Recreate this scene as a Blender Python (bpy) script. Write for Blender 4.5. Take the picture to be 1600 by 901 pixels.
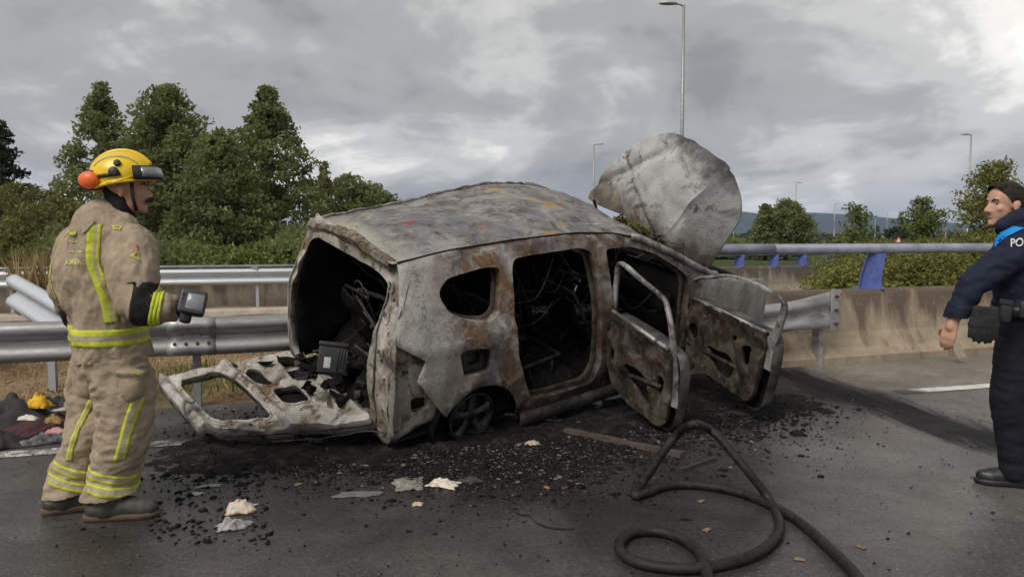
import bpy, bmesh, math, random
import numpy as np
from mathutils import Vector, Matrix, Euler, noise as mn
from mathutils.bvhtree import BVHTree
from mathutils.geometry import delaunay_2d_cdt

for o in list(bpy.data.objects): bpy.data.objects.remove(o)
scene = bpy.context.scene
C = scene.collection
rng = np.random.default_rng(7); random.seed(7)
R = math.radians

# ------------------------------------------------------------------ camera
F, CAMH, PITCH = 1155.0, 1.40, math.atan(78/1155)
cam_d = bpy.data.cameras.new('camera'); cam = bpy.data.objects.new('camera', cam_d); C.objects.link(cam)
cam.location = (0, 0, CAMH); cam.rotation_euler = (math.pi/2-PITCH, 0, 0)
cam_d.sensor_width = 36.0; cam_d.lens = 36.0*F/1600; cam_d.clip_start = .05; cam_d.clip_end = 30000
scene.camera = cam

# ------------------------------------------------------------------ sky, sun, exposure
SUN_EL, SUN_AZ = R(48), R(215)          # light comes from behind the left shoulder of the photographer
world = bpy.data.worlds.new('World'); scene.world = world; world.use_nodes = True
wt = world.node_tree; wt.nodes.clear()
def wn(t, **k):
    n = wt.nodes.new(t)
    for a, b in k.items(): setattr(n, a, b)
    return n
wl = wt.links.new
wo = wn('ShaderNodeOutputWorld'); bg = wn('ShaderNodeBackground'); bg.inputs[1].default_value = .1
wl(bg.outputs[0], wo.inputs[0])
skyt = wn('ShaderNodeTexSky', sky_type='NISHITA', sun_disc=False); skyt.sun_elevation = SUN_EL; skyt.sun_rotation = SUN_AZ
tc = wn('ShaderNodeTexCoord'); sx = wn('ShaderNodeSeparateXYZ'); wl(tc.outputs['Generated'], sx.inputs[0])
def wm(op, a, b=None, c=None):
    n = wn('ShaderNodeMath', operation=op)
    for i, v in enumerate((a, b, c)):
        if v is None: continue
        if isinstance(v, (int, float)): n.inputs[i].default_value = v
        else: wl(v, n.inputs[i])
    return n.outputs[0]
zc = wm('ADD', wm('MAXIMUM', sx.outputs[2], 0.0), .30)
cv = wn('ShaderNodeCombineXYZ'); wl(wm('DIVIDE', sx.outputs[0], zc), cv.inputs[0]); wl(wm('DIVIDE', sx.outputs[1], zc), cv.inputs[1])
def wnoise(scale, loc, detail, rough, dist, sc=(1, 1, 1)):
    mp = wn('ShaderNodeMapping'); mp.inputs['Location'].default_value = loc; mp.inputs['Scale'].default_value = sc
    wl(cv.outputs[0], mp.inputs[0])
    n = wn('ShaderNodeTexNoise'); n.inputs['Scale'].default_value = scale; n.inputs['Detail'].default_value = detail
    n.inputs['Roughness'].default_value = rough; n.inputs['Distortion'].default_value = dist
    wl(mp.outputs[0], n.inputs[0]); return n.outputs[0]
SEED = (1.3, 2.7)
big = wnoise(.55, (SEED[0], SEED[1], 0), 2, .45, .2, (1, 1.0, 1)); mid = wnoise(1.7, (SEED[1], SEED[0], 1), 8, .55, .45, (1, .9, 1)); wisp = wnoise(5.5, (1.3, 5.2, 2), 7, .6, .6, (1, .8, 1))
cl = wm('ADD', wm('ADD', wm('MULTIPLY', big, .44), wm('MULTIPLY', mid, .40)), wm('MULTIPLY', wisp, .11))
cl = wm('SUBTRACT', cl, .008)
cr = wn('ShaderNodeValToRGB'); wl(cl, cr.inputs[0]); e = cr.color_ramp.elements; cr.color_ramp.interpolation = 'EASE'
SKY = [(.37, (1.68, 1.66, 1.58)), (.44, (2.48, 2.44, 2.33)), (.495, (3.8, 3.74, 3.55)), (.54, (5.9, 5.72, 5.3)), (.60, (9.0, 8.6, 7.8))]
e[0].position, e[0].color = SKY[0][0], (*SKY[0][1], 1); e[1].position, e[1].color = SKY[-1][0], (*SKY[-1][1], 1)
for p_, c_ in SKY[1:-1]:
    el = e.new(p_); el.color = (*c_, 1)
mx = wn('ShaderNodeMixRGB'); mx.inputs[0].default_value = .96
wl(skyt.outputs[0], mx.inputs[1]); wl(cr.outputs[0], mx.inputs[2]); wl(mx.outputs[0], bg.inputs[0])
sun_d = bpy.data.lights.new('sun', 'SUN'); sun = bpy.data.objects.new('sun', sun_d); C.objects.link(sun)
sun_d.energy = 1.5; sun_d.angle = R(32); sun_d.color = (1, .95, .88)
sun.rotation_euler = Vector((math.sin(SUN_AZ)*math.cos(SUN_EL), math.cos(SUN_AZ)*math.cos(SUN_EL), math.sin(SUN_EL))).to_track_quat('Z', 'Y').to_euler()
scene.view_settings.view_transform = 'Standard'; scene.view_settings.look = 'None'
scene.view_settings.exposure = .85; scene.view_settings.gamma = 1
scene.cycles.max_bounces = 5; scene.cycles.volume_bounces = 0; scene.cycles.transparent_max_bounces = 6

# ------------------------------------------------------------------ helpers
def at(u, v, Y):            # measured picture position at distance Y -> metres
    d = Vector(((u-800)/F, math.cos(PITCH)+math.sin(PITCH)*(450.5-v)/F, -math.sin(PITCH)+math.cos(PITCH)*(450.5-v)/F))
    return Vector((0, 0, CAMH))+d*(Y/d.y)
def gnd(u, v, z=0.0):       # measured picture position on the ground -> metres
    d = Vector(((u-800)/F, math.cos(PITCH)+math.sin(PITCH)*(450.5-v)/F, -math.sin(PITCH)+math.cos(PITCH)*(450.5-v)/F))
    return Vector((0, 0, CAMH))+d*((z-CAMH)/d.z)

class N:
    def __init__(s, name):
        s.m = bpy.data.materials.new(name); s.m.use_nodes = True; s.t = s.m.node_tree
        s.b = s.t.nodes['Principled BSDF']; s.o = s.t.nodes['Material Output']
        s.tc = s.t.nodes.new('ShaderNodeTexCoord'); s.co = s.tc.outputs['Object']
    def n(s, t, **k):
        x = s.t.nodes.new(t)
        for a, b in k.items(): setattr(x, a, b)
        return x
    def set(s, sock, v):
        if v is None: return
        if hasattr(v, 'is_output'): s.t.links.new(v, sock)
        elif isinstance(v, (tuple, list)) and len(v) == 3 and sock.type == 'RGBA': sock.default_value = (*v, 1)
        else: sock.default_value = v
    def math(s, op, a, b=None, c=None, clamp=False):
        x = s.n('ShaderNodeMath', operation=op, use_clamp=clamp)
        for i, v in enumerate((a, b, c)): s.set(x.inputs[i], v)
        return x.outputs[0]
    def noise(s, scale, detail=6, rough=.55, dist=0., loc=None, sc=None, co=None):
        x = s.n('ShaderNodeTexNoise'); v = co or s.co
        if loc or sc:
            mp = s.n('ShaderNodeMapping'); s.set(mp.inputs[0], v)
            if loc: mp.inputs['Location'].default_value = loc
            if sc: mp.inputs['Scale'].default_value = sc
            v = mp.outputs[0]
        s.set(x.inputs['Vector'], v)
        for k, q in (('Scale', scale), ('Detail', detail), ('Roughness', rough), ('Distortion', dist)): x.inputs[k].default_value = q
        return x.outputs[0]
    def step(s, v, a, b, lo=0., hi=1.):
        x = s.n('ShaderNodeMapRange', clamp=True); s.set(x.inputs[0], v)
        for i, q in zip((1, 2, 3, 4), (a, b, lo, hi)): x.inputs[i].default_value = q
        return x.outputs[0]
    def ramp(s, v, stops):
        x = s.n('ShaderNodeValToRGB'); s.set(x.inputs[0], v); e = x.color_ramp.elements
        e[0].position = stops[0][0]; e[0].color = (*stops[0][1], 1); e[1].position = stops[-1][0]; e[1].color = (*stops[-1][1], 1)
        for p, c in stops[1:-1]: e.new(p).color = (*c, 1)
        return x.outputs[0]
    def mix(s, f, a, b, mode='MIX'):
        x = s.n('ShaderNodeMixRGB', blend_type=mode)
        s.set(x.inputs[0], f); s.set(x.inputs[1], a); s.set(x.inputs[2], b); return x.outputs[0]
    def xyz(s, co=None):
        x = s.n('ShaderNodeSeparateXYZ'); s.set(x.inputs[0], co or s.co); return x.outputs
    def bump(s, h, strength=.4, dist=.01):
        x = s.n('ShaderNodeBump'); x.inputs['Strength'].default_value = strength; x.inputs['Distance'].default_value = dist
        s.set(x.inputs['Height'], h); s.set(s.b.inputs['Normal'], x.outputs[0])
    def out(s, col, rough=.6, metal=0., spec=None):
        s.set(s.b.inputs['Base Color'], col); s.set(s.b.inputs['Roughness'], rough); s.set(s.b.inputs['Metallic'], metal)
        if spec is not None: s.b.inputs['Specular IOR Level'].default_value = spec
        return s.m

def plain(name, col, rough=.6, metal=0., var=.25, scale=12, bump=.15, bd=.004, spec=None):
    k = N(name); n = k.noise(scale, 7, .6); f = k.noise(scale*9, 3, .6)
    lo = tuple(c*(1-var) for c in col); hi = tuple(c*(1+var) for c in col)
    c = k.mix(k.step(n, .3, .7), lo, hi); c = k.mix(k.step(f, .35, .75, 0, .5), c, tuple(q*(1-var) for q in col))
    k.bump(k.math('ADD', n, k.math('MULTIPLY', f, .4)), bump, bd)
    r = k.step(n, .3, .7, max(.02, rough-.12), min(1, rough+.1))
    return k.out(c, r, metal, spec)

def put(o, parent=None):
    C.objects.link(o)
    if parent is not None: o.parent = parent
    return o
def mesh_obj(name, V, Fs, mat, parent=None, smooth=True, mats=None, midx=None):
    me = bpy.data.meshes.new(name); me.from_pydata([tuple(v) for v in V], [], [tuple(f) for f in Fs])
    for m in (mats or ([mat] if mat else [])): me.materials.append(m)
    if midx is not None: me.polygons.foreach_set('material_index', list(midx))
    me.polygons.foreach_set('use_smooth', [smooth]*len(me.polygons)); me.update()
    return put(bpy.data.objects.new(name, me), parent)
def bm_obj(name, bm, mat, parent=None, smooth=False, recalc=True):
    if recalc: bmesh.ops.recalc_face_normals(bm, faces=bm.faces)
    me = bpy.data.meshes.new(name); bm.to_mesh(me); bm.free()
    for m in (mat if isinstance(mat, (list, tuple)) else [mat]): me.materials.append(m)
    me.polygons.foreach_set('use_smooth', [smooth]*len(me.polygons))
    return put(bpy.data.objects.new(name, me), parent)
def tag(o, label=None, cat=None, group=None, kind=None):
    if label: o['label'] = label
    if cat: o['category'] = cat
    if group: o['group'] = group
    if kind: o['kind'] = kind
    return o
def empty(name, loc=(0, 0, 0), rz=0):
    o = bpy.data.objects.new(name, None); o.location = loc; o.rotation_euler = (0, 0, rz); o.empty_display_size = .2
    return put(o)
def copy_tree(o, parent=None):
    c = o.copy(); C.objects.link(c); c.parent = parent
    for ch in list(o.children): copy_tree(ch, c)
    return c

def tube(pts, r, seg=8, cap=True, closed=False):
    pts = [Vector(p) for p in pts]; n = len(pts); rs = r if isinstance(r, (list, tuple)) else [r]*n
    V, Fs = [], []; up = None
    for i, p in enumerate(pts):
        a = pts[(i-1) % n] if (closed or i) else pts[i]; b = pts[(i+1) % n] if (closed or i < n-1) else pts[i]
        d = (b-a).normalized()
        if up is None: up = d.orthogonal().normalized()
        up = (up-d*up.dot(d)); up = up.normalized() if up.length > 1e-6 else d.orthogonal().normalized()
        s = d.cross(up)
        for k in range(seg):
            t = 2*math.pi*k/seg; V.append(p+(up*math.cos(t)+s*math.sin(t))*rs[i])
    m = n if closed else n-1
    for i in range(m):
        for k in range(seg):
            a = i*seg+k; b = i*seg+(k+1) % seg; c = ((i+1) % n)*seg+(k+1) % seg; d = ((i+1) % n)*seg+k
            Fs.append((a, b, c, d))
    if cap and not closed:
        Fs.append(tuple(range(seg-1, -1, -1))); Fs.append(tuple(range((n-1)*seg, n*seg)))
    return V, Fs
def join(*parts):
    V, Fs = [], []
    for v, f in parts:
        o = len(V); V += list(v); Fs += [tuple(i+o for i in q) for q in f]
    return V, Fs
def box(cx, cy, cz, sx, sy, sz, M=None):
    V = [Vector((cx+a*sx/2, cy+b*sy/2, cz+c*sz/2)) for a in (-1, 1) for b in (-1, 1) for c in (-1, 1)]
    if M is not None: V = [M @ v for v in V]
    return V, [(0, 1, 3, 2), (4, 6, 7, 5), (0, 4, 5, 1), (2, 3, 7, 6), (0, 2, 6, 4), (1, 5, 7, 3)]
def rbox(name, size, mat, parent=None, loc=(0, 0, 0), rot=(0, 0, 0), bev=.01, seg=2):
    bm = bmesh.new(); bmesh.ops.create_cube(bm, size=1); bmesh.ops.scale(bm, vec=size, verts=bm.verts)
    bmesh.ops.bevel(bm, geom=bm.edges[:], offset=bev, segments=seg, profile=.6, affect='EDGES')
    bmesh.ops.transform(bm, matrix=Matrix.LocRotScale(Vector(loc), Euler(rot), None), verts=bm.verts)
    return bm_obj(name, bm, mat, parent, True)
def smooth_path(P, n=8, closed=False):
    P = [Vector(p) for p in P]; out = []; m = len(P)
    for i in range(m if closed else m-1):
        p0 = P[(i-1) % m] if closed or i else P[0]; p1 = P[i]; p2 = P[(i+1) % m]; p3 = P[(i+2) % m] if closed or i < m-2 else P[-1]
        for k in range(n):
            t = k/n; out.append(.5*((2*p1)+(p2-p0)*t+(2*p0-5*p1+4*p2-p3)*t*t+(-p0+3*p1-3*p2+p3)*t**3))
    if not closed: out.append(P[-1])
    return out
def fbm(p, s=1., o=3, seed=0.):
    v = Vector(p)*s+Vector((seed, seed*1.7, seed*.3)); a = 1.; r = 0.
    for _ in range(o): r += a*mn.noise(v); v = v*2.03; a *= .5
    return r

# ---- flat outline with holes -> triangulated sheet that can be bent into a panel
def resample(L, h):
    out = []
    for i in range(len(L)):
        a = Vector(L[i]); b = Vector(L[(i+1) % len(L)]); n = max(1, round((b-a).length/h))
        out += [a+(b-a)*k/n for k in range(n)]
    return out
def fillet(L, r=.045, n=4):
    L = [Vector(p) for p in L]; out = []; m = len(L)
    for i in range(m):
        a, b, c = L[i-1], L[i], L[(i+1) % m]; q = min(r, (a-b).length*.42, (c-b).length*.42); p0 = b+(a-b).normalized()*q; p1 = b+(c-b).normalized()*q
        out += [p0*(1-t)**2+b*2*t*(1-t)+p1*t*t for t in (k/n for k in range(n+1))]
    return out
def round_loop(L, it=2):
    return fillet(L, .02+.02*it)
def chaikin(L, it=2):
    L = [Vector(p) for p in L]
    for _ in range(it):
        L = [q for i in range(len(L)) for q in (L[i]*.75+L[(i+1) % len(L)]*.25, L[i]*.25+L[(i+1) % len(L)]*.75)]
    return L
def inside(p, L):
    c = False; x, y = p[0], p[1]; j = len(L)-1
    for i in range(len(L)):
        xi, yi, xj, yj = L[i][0], L[i][1], L[j][0], L[j][1]
        if (yi > y) != (yj > y) and x < (xj-xi)*(y-yi)/(yj-yi)+xi: c = not c
        j = i
    return c
def sheet(outline, holes, h):
    loops = [resample([Vector(p) for p in L], h) for L in [outline]+list(holes)]
    pts, edges = [], []
    for L in loops:
        o = len(pts); pts += L; edges += [(o+i, o+(i+1) % len(L)) for i in range(len(L))]
    B = np.array([[p.x, p.y] for p in pts]); lo = B.min(0); hi = B.max(0)
    xs = np.arange(lo[0]+h/2, hi[0], h)
    for j, y in enumerate(np.arange(lo[1]+h/2, hi[1], h*.87)):
        for x in xs:
            q = (x+(h/2 if j % 2 else 0), y)
            if ((B-q)**2).sum(1).min() < (h*.55)**2: continue
            if inside(q, loops[0]) and not any(inside(q, L) for L in loops[1:]): pts.append(Vector(q))
    vs, es, fs, *_ = delaunay_2d_cdt(pts, edges, [], 0, 1e-6)
    keep = []
    for f in fs:
        c = sum((vs[i] for i in f), Vector((0, 0)))/len(f)
        if inside(c, loops[0]) and not any(inside(c, L) for L in loops[1:]): keep.append(f)
    return vs, keep, loops
def panel(name, outline, holes, h, fn, mat, parent, thick=.004, flange=None, mats=None, flange_out=None):
    vs, fs, loops = sheet(outline, holes, h)
    V = [Vector(fn(p.x, p.y)) for p in vs]; Fs = [tuple(f) for f in fs]
    todo = []
    if flange: todo += [(L, flange) for L in loops[1:]]
    if flange_out: todo.append((loops[0], flange_out))
    for L, fl in todo:           # turned-in lip around an opening
        o = len(V); n = len(L)
        for p in L: V.append(Vector(fn(p.x, p.y)))
        for p in L: V.append(Vector(fl(p.x, p.y)))
        Fs += [(o+i, o+(i+1) % n, o+n+(i+1) % n, o+n+i) for i in range(n)]
    ob = mesh_obj(name, V, Fs, mat, parent, True)
    me = ob.data; bm = bmesh.new(); bm.from_mesh(me); bmesh.ops.remove_doubles(bm, verts=bm.verts, dist=.0005)
    bmesh.ops.recalc_face_normals(bm, faces=bm.faces); bm.to_mesh(me); bm.free()
    me.polygons.foreach_set('use_smooth', [True]*len(me.polygons)); me.set_sharp_from_angle(angle=R(32))
    if thick:
        m = ob.modifiers.new('thickness', 'SOLIDIFY'); m.thickness = thick; m.offset = 0
    return ob

# ---- soft continuous bodies and clothes
def blob(name, parts, voxel, mat, parent=None, smooth=4, wr=None, cut=None):
    bm = bmesh.new()
    for q in parts:
        if q[0] == 'e':
            _, c, r, *rot = q
            bmesh.ops.create_icosphere(bm, subdivisions=3, radius=1, matrix=Matrix.LocRotScale(Vector(c), Euler(rot[0]) if rot else None, Vector(r)))
        else:
            _, a, ra, b, rb = q; a = Vector(a); b = Vector(b); d = b-a; L = d.length
            Q = d.to_track_quat('Z', 'Y').to_matrix().to_4x4()
            bmesh.ops.create_cone(bm, cap_ends=True, segments=20, radius1=ra, radius2=rb, depth=L, matrix=Matrix.Translation((a+b)/2) @ Q)
            for c, r in ((a, ra), (b, rb)): bmesh.ops.create_icosphere(bm, subdivisions=3, radius=r, matrix=Matrix.Translation(c))
    me = bpy.data.meshes.new('t'); bm.to_mesh(me); bm.free(); t = bpy.data.objects.new('t', me); C.objects.link(t)
    m = t.modifiers.new('r', 'REMESH'); m.mode = 'VOXEL'; m.voxel_size = voxel
    dg = bpy.context.evaluated_depsgraph_get(); out = bpy.data.meshes.new_from_object(t.evaluated_get(dg)); out.name = name
    bpy.data.objects.remove(t); bpy.data.meshes.remove(me)
    bm = bmesh.new(); bm.from_mesh(out)
    if cut:
        for co, no in cut:
            g = bm.verts[:]+bm.edges[:]+bm.faces[:]
            bmesh.ops.bisect_plane(bm, geom=g, plane_co=co, plane_no=no, clear_outer=True)
    for _ in range(smooth): bmesh.ops.smooth_vert(bm, verts=bm.verts, factor=.5, use_axis_x=True, use_axis_y=True, use_axis_z=True)
    bm.normal_update()
    if wr:
        for amp, sc, sd, st in wr:
            for v in bm.verts:
                p = v.co; q = Vector((p.x*st[0], p.y*st[1], p.z*st[2]))
                d = fbm(q, sc, 2, sd); d = 1-2*abs(d) if amp < 0 else d
                v.co = p+v.normal*abs(amp)*d
            bm.normal_update()
    bm.to_mesh(out); bm.free(); out.materials.clear(); out.materials.append(mat)
    out.polygons.foreach_set('use_smooth', [True]*len(out.polygons))
    return put(bpy.data.objects.new(name, out), parent)
def bvh_of(o): return BVHTree.FromPolygons([v.co.copy() for v in o.data.vertices], [tuple(p.vertices) for p in o.data.polygons])
def ribbon(name, rows, bvh, mats, parent, off=.004, band=None, closed=False, cast=None):
    V, Fs, mi = [], [], []; n = len(rows[0])
    for row in rows:
        for p in row:
            loc = None
            if cast is not None: loc, nor, *_ = bvh.ray_cast(p-cast*.5, cast, 1.)
            if loc is None: loc, nor, *_ = bvh.find_nearest(p)
            V.append(loc+(nor if cast is None or nor.dot(cast) < 0 else -nor)*off)
    m = len(rows)
    for i in range(m if closed else m-1):
        for k in range(n-1):
            a = i*n+k; b = ((i+1) % m)*n+k; Fs.append((a, a+1, b+1, b)); mi.append(band[k] if band else 0)
    o = mesh_obj(name, V, Fs, None, parent, True, mats, mi)
    s = o.modifiers.new('thickness', 'SOLIDIFY'); s.thickness = .003; s.offset = 1
    return o
def ring_rows(bvh, c, axis, width, nb, ref, rad=.6, n=48, a0=0., a1=2*math.pi):
    axis = Vector(axis).normalized(); ref = Vector(ref); x = (ref-axis*ref.dot(axis)).normalized(); y = axis.cross(x); rows = []
    for i in range(n):
        t = a0+(a1-a0)*i/(n if a1-a0 > 6.2 else n-1); d = x*math.cos(t)+y*math.sin(t); row = []
        for k in range(nb+1):
            q = Vector(c)+axis*width*(k/nb-.5)
            h = bvh.ray_cast(q, d, rad); row.append(h[0] if h[0] else q+d*.1)
        rows.append(row)
    return rows
def lettering(name, text, size, M, bvh, mat, parent, off=.004, cast=None):
    cu = bpy.data.curves.new('t', 'FONT'); cu.body = text; cu.size = size; cu.align_x = 'CENTER'; cu.offset = size*.015
    t = bpy.data.objects.new('t', cu); C.objects.link(t); dg = bpy.context.evaluated_depsgraph_get()
    me = bpy.data.meshes.new_from_object(t.evaluated_get(dg)); bpy.data.objects.remove(t)
    bm = bmesh.new(); bm.from_mesh(me); bmesh.ops.triangulate(bm, faces=bm.faces)
    bmesh.ops.subdivide_edges(bm, edges=[e for e in bm.edges if e.calc_length() > size*.12], cuts=2)
    for v in bm.verts:
        p = M @ v.co; loc = None
        if cast is not None: loc, nor, *_ = bvh.ray_cast(p-cast*.5, cast, 1.)
        if loc is None: loc, nor, *_ = bvh.find_nearest(p)
        v.co = loc+nor*off
    bm.to_mesh(me); bm.free(); me.name = name; me.materials.clear(); me.materials.append(mat)
    return put(bpy.data.objects.new(name, me), parent)
# ------------------------------------------------------------------ materials of the setting
ROAD_A = math.atan(.36); RD = Vector((math.cos(ROAD_A), math.sin(ROAD_A), 0)); RN = Vector((-RD.y, RD.x, 0))
def rail_line(X, off=0.): return Vector((X, 6.95+.36*X, 0))+RN*off
def seg_mask(k, a, b, r0, r1, nz):          # stain around a stretch of ground, with a ragged edge
    co = k.xyz(); ax, ay = a; bx, by = b; L2 = (bx-ax)**2+(by-ay)**2
    t = k.math('DIVIDE', k.math('ADD', k.math('MULTIPLY', k.math('SUBTRACT', co[0], ax), bx-ax), k.math('MULTIPLY', k.math('SUBTRACT', co[1], ay), by-ay)), L2, clamp=True)
    dx = k.math('SUBTRACT', co[0], k.math('MULTIPLY_ADD', t, bx-ax, ax)); dy = k.math('SUBTRACT', co[1], k.math('MULTIPLY_ADD', t, by-ay, ay))
    d = k.math('SQRT', k.math('ADD', k.math('MULTIPLY', dx, dx), k.math('MULTIPLY', dy, dy)))
    d = k.math('ADD', d, nz)
    return k.step(d, r0, r1, 1, 0)
def soot_masks(k):
    nz = k.math('MULTIPLY', k.math('SUBTRACT', k.noise(1.3, 8, .65, .4), .5), 2.2)
    fire = k.math('MAXIMUM', seg_mask(k, (-1.6, 5.3), (2.2, 6.6), .55, 1.75, nz), k.math('MULTIPLY', seg_mask(k, (-1.2, 4.2), (1.0, 4.2), .4, 1.9, k.math('MULTIPLY', nz, 1.2)), .72))
    st = k.math('MULTIPLY', k.math('SUBTRACT', k.noise(5., 7, .65, .2, sc=(1.6, .16, 1)), .5), .8)
    skid = seg_mask(k, (2.75, 8.1), (3.34, 4.95), .15, .42, st)
    return fire, skid
def asphalt_mat():
    k = N('wet asphalt'); fine = k.noise(220, 3, .7); agg = k.n('ShaderNodeTexVoronoi'); agg.inputs['Scale'].default_value = 130; k.set(agg.inputs[0], k.co)
    mid = k.noise(2.2, 7, .6, .3); big = k.noise(.55, 4, .5)
    c = k.ramp(k.math('ADD', k.math('MULTIPLY', mid, .6), k.math('MULTIPLY', big, .4)), [(.3, (.062, .058, .056)), (.5, (.095, .089, .085)), (.7, (.135, .126, .119))])
    c = k.mix(k.step(k.noise(.9, 5, .6, .4, loc=(5, 2, 0)), .52, .68, 0, .5), c, (.075, .052, .046))
    # paler shoulder beyond the edge line
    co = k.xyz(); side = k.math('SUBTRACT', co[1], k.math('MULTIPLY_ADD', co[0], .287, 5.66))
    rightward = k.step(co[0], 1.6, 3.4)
    dry = k.math('MULTIPLY', k.step(k.math('ADD', co[0], k.math('MULTIPLY', k.math('SUBTRACT', k.noise(1.2, 7, .65, .4), .5), 2.5)), .9, 2.6), .6); c = k.mix(dry, c, (.165, .157, .148))  # road paler to the right: sky sheen and drier asphalt, both in the colour
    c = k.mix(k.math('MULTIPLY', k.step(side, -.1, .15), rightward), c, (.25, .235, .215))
    wet = k.math('MULTIPLY', k.step(k.noise(.9, 8, .66, .8, loc=(8, 3, 0)), .43, .55), k.math('MULTIPLY_ADD', dry, -.9, 1.)); c = k.mix(k.math('MULTIPLY', wet, .72), c, (.028, .026, .026))
    sp2 = k.noise(46, 6, .78); c = k.mix(k.step(sp2, .56, .70, 0, .75), c, (.31, .298, .285)); c = k.mix(k.step(sp2, .46, .36, 0, .75), c, (.014, .013, .013))
    bl = k.noise(8, 7, .7, .4); c = k.mix(k.step(bl, .50, .66, 0, .45), c, (.03, .028, .027))
    c = k.mix(k.step(fine, .52, .72, 0, .65), c, (.24, .23, .22)); c = k.mix(k.step(agg.outputs[0], .02, .35, .75, 0), c, (.018, .017, .017))
    fire, skid = soot_masks(k)
    spk = k.step(k.noise(26, 6, .7), .62, .70, 0, .5)
    c = k.mix(k.math('MULTIPLY', fire, .88), c, k.mix(spk, (.014, .013, .013), (.075, .07, .066)))
    c = k.mix(k.math('MULTIPLY', skid, .93), c, (.012, .012, .013))
    damp = k.noise(.8, 6, .6, .5, loc=(2, 9, 0)); r = k.step(damp, .36, .62, .12, .38); r = k.math('MULTIPLY_ADD', fire, .15, r, clamp=True)
    h = k.math('ADD', k.math('MULTIPLY', fine, .6), k.math('ADD', k.math('MULTIPLY', agg.outputs[0], .5), k.math('MULTIPLY', k.noise(14, 5, .6), .7)))
    h = k.math('ADD', h, k.math('MULTIPLY', sp2, .9)); k.bump(h, .5, .004); r = k.math('SUBTRACT', r, k.math('MULTIPLY', wet, .16), clamp=True); gl = k.math('MAXIMUM', fire, skid); sp = k.math('MULTIPLY', k.math('MULTIPLY_ADD', gl, -.85, 1.), k.step(sp2, .38, .60, .30, .95)); k.out(c, k.math('MULTIPLY_ADD', skid, .4, r, clamp=True), 0); k.set(k.b.inputs['Specular IOR Level'], sp); return k.m
def line_mat():
    k = N('worn road paint'); n = k.noise(7, 8, .7, .3); f = k.noise(70, 4, .6)
    worn = k.step(k.math('ADD', k.math('MULTIPLY', n, .7), k.math('MULTIPLY', f, .3)), .44, .54)
    fire, skid = soot_masks(k)
    burn = seg_mask(k, (-1.95, 5.1), (3.42, 6.64), .25, .45, k.math('MULTIPLY', k.math('SUBTRACT', k.noise(4, 7, .7), .5), .6)); fire = k.math('MAXIMUM', fire, burn)
    worn = k.math('MULTIPLY', worn, k.step(k.xyz()[0], 2.5, 3.4, 1, .3)); c = k.mix(worn, (.70, .68, .64), (.13, .12, .115)); c = k.mix(k.math('MULTIPLY', k.math('MAXIMUM', fire, skid), .9), c, (.016, .015, .015))
    k.bump(f, .4, .003); return k.out(c, .75, 0, .2)
def earth_mat():
    k = N('dry verge soil'); n = k.noise(.7, 7, .6, .4); m = k.noise(9, 8, .7); f = k.noise(60, 4, .7)
    c = k.ramp(n, [(.35, (.15, .09, .05)), (.5, (.27, .175, .10)), (.65, (.36, .26, .16))])
    c = k.mix(k.step(m, .45, .65, 0, .7), c, (.36, .27, .17)); c = k.mix(k.step(f, .45, .7, 0, .7), c, (.07, .048, .03))
    c = k.mix(k.step(k.noise(.35, 5, .6, 0, loc=(4, 1, 0)), .52, .62, 0, .7), c, (.09, .10, .035))
    k.bump(k.math('ADD', m, k.math('MULTIPLY', f, .5)), .9, .03); return k.out(c, .95, 0, .1)
def far_mat():
    k = N('far land'); n = k.noise(.02, 8, .65); m = k.noise(.16, 7, .7)
    c = k.ramp(n, [(.35, (.03, .045, .018)), (.5, (.055, .07, .028)), (.65, (.12, .11, .06))]); c = k.mix(k.step(m, .45, .6, 0, .6), c, (.03, .04, .016))
    return k.out(c, .95, 0, .1)
def concrete_mat(name, base=(.36, .29, .21), dark=(.10, .075, .06), top=.8):
    k = N(name); co = k.xyz(); n = k.noise(2.4, 9, .65, .4); s = k.noise(3.2, 7, .65, .3, sc=(1.5, 1.5, .16)); f = k.noise(60, 5, .7)
    c = k.mix(k.step(n, .35, .65), tuple(q*.72 for q in base), tuple(min(1, q*1.12) for q in base))
    z = k.step(co[2], top*.42, top, 0, 1)
    c = k.mix(k.math('MULTIPLY', k.step(k.math('MULTIPLY_ADD', z, .28, s), .50, .72), .85), c, dark)
    pit = k.step(f, .56, .68); c = k.mix(k.math('MULTIPLY', pit, .5), c, tuple(q*.35 for q in base))
    c = k.mix(k.step(k.noise(16, 6, .7), .60, .70, 0, .55), c, tuple(min(1, q*1.5) for q in base))
    k.bump(k.math('ADD', n, k.math('MULTIPLY', f, -.4)), .6, .012); return k.out(c, .92, 0, .2)
def zinc_mat(name, base=(.42, .43, .44), dirt=(.10, .09, .08), amt=.5):
    k = N(name); n = k.noise(5, 8, .65, .3, sc=(.5, .5, 2)); f = k.noise(45, 5, .65)
    c = k.mix(k.step(n, .42, .66, 0, amt), base, dirt); c = k.mix(k.step(f, .52, .72, 0, .4), c, tuple(q*.55 for q in base))
    k.bump(f, .2, .003); return k.out(c, k.step(n, .3, .7, .38, .62), .55)

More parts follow.
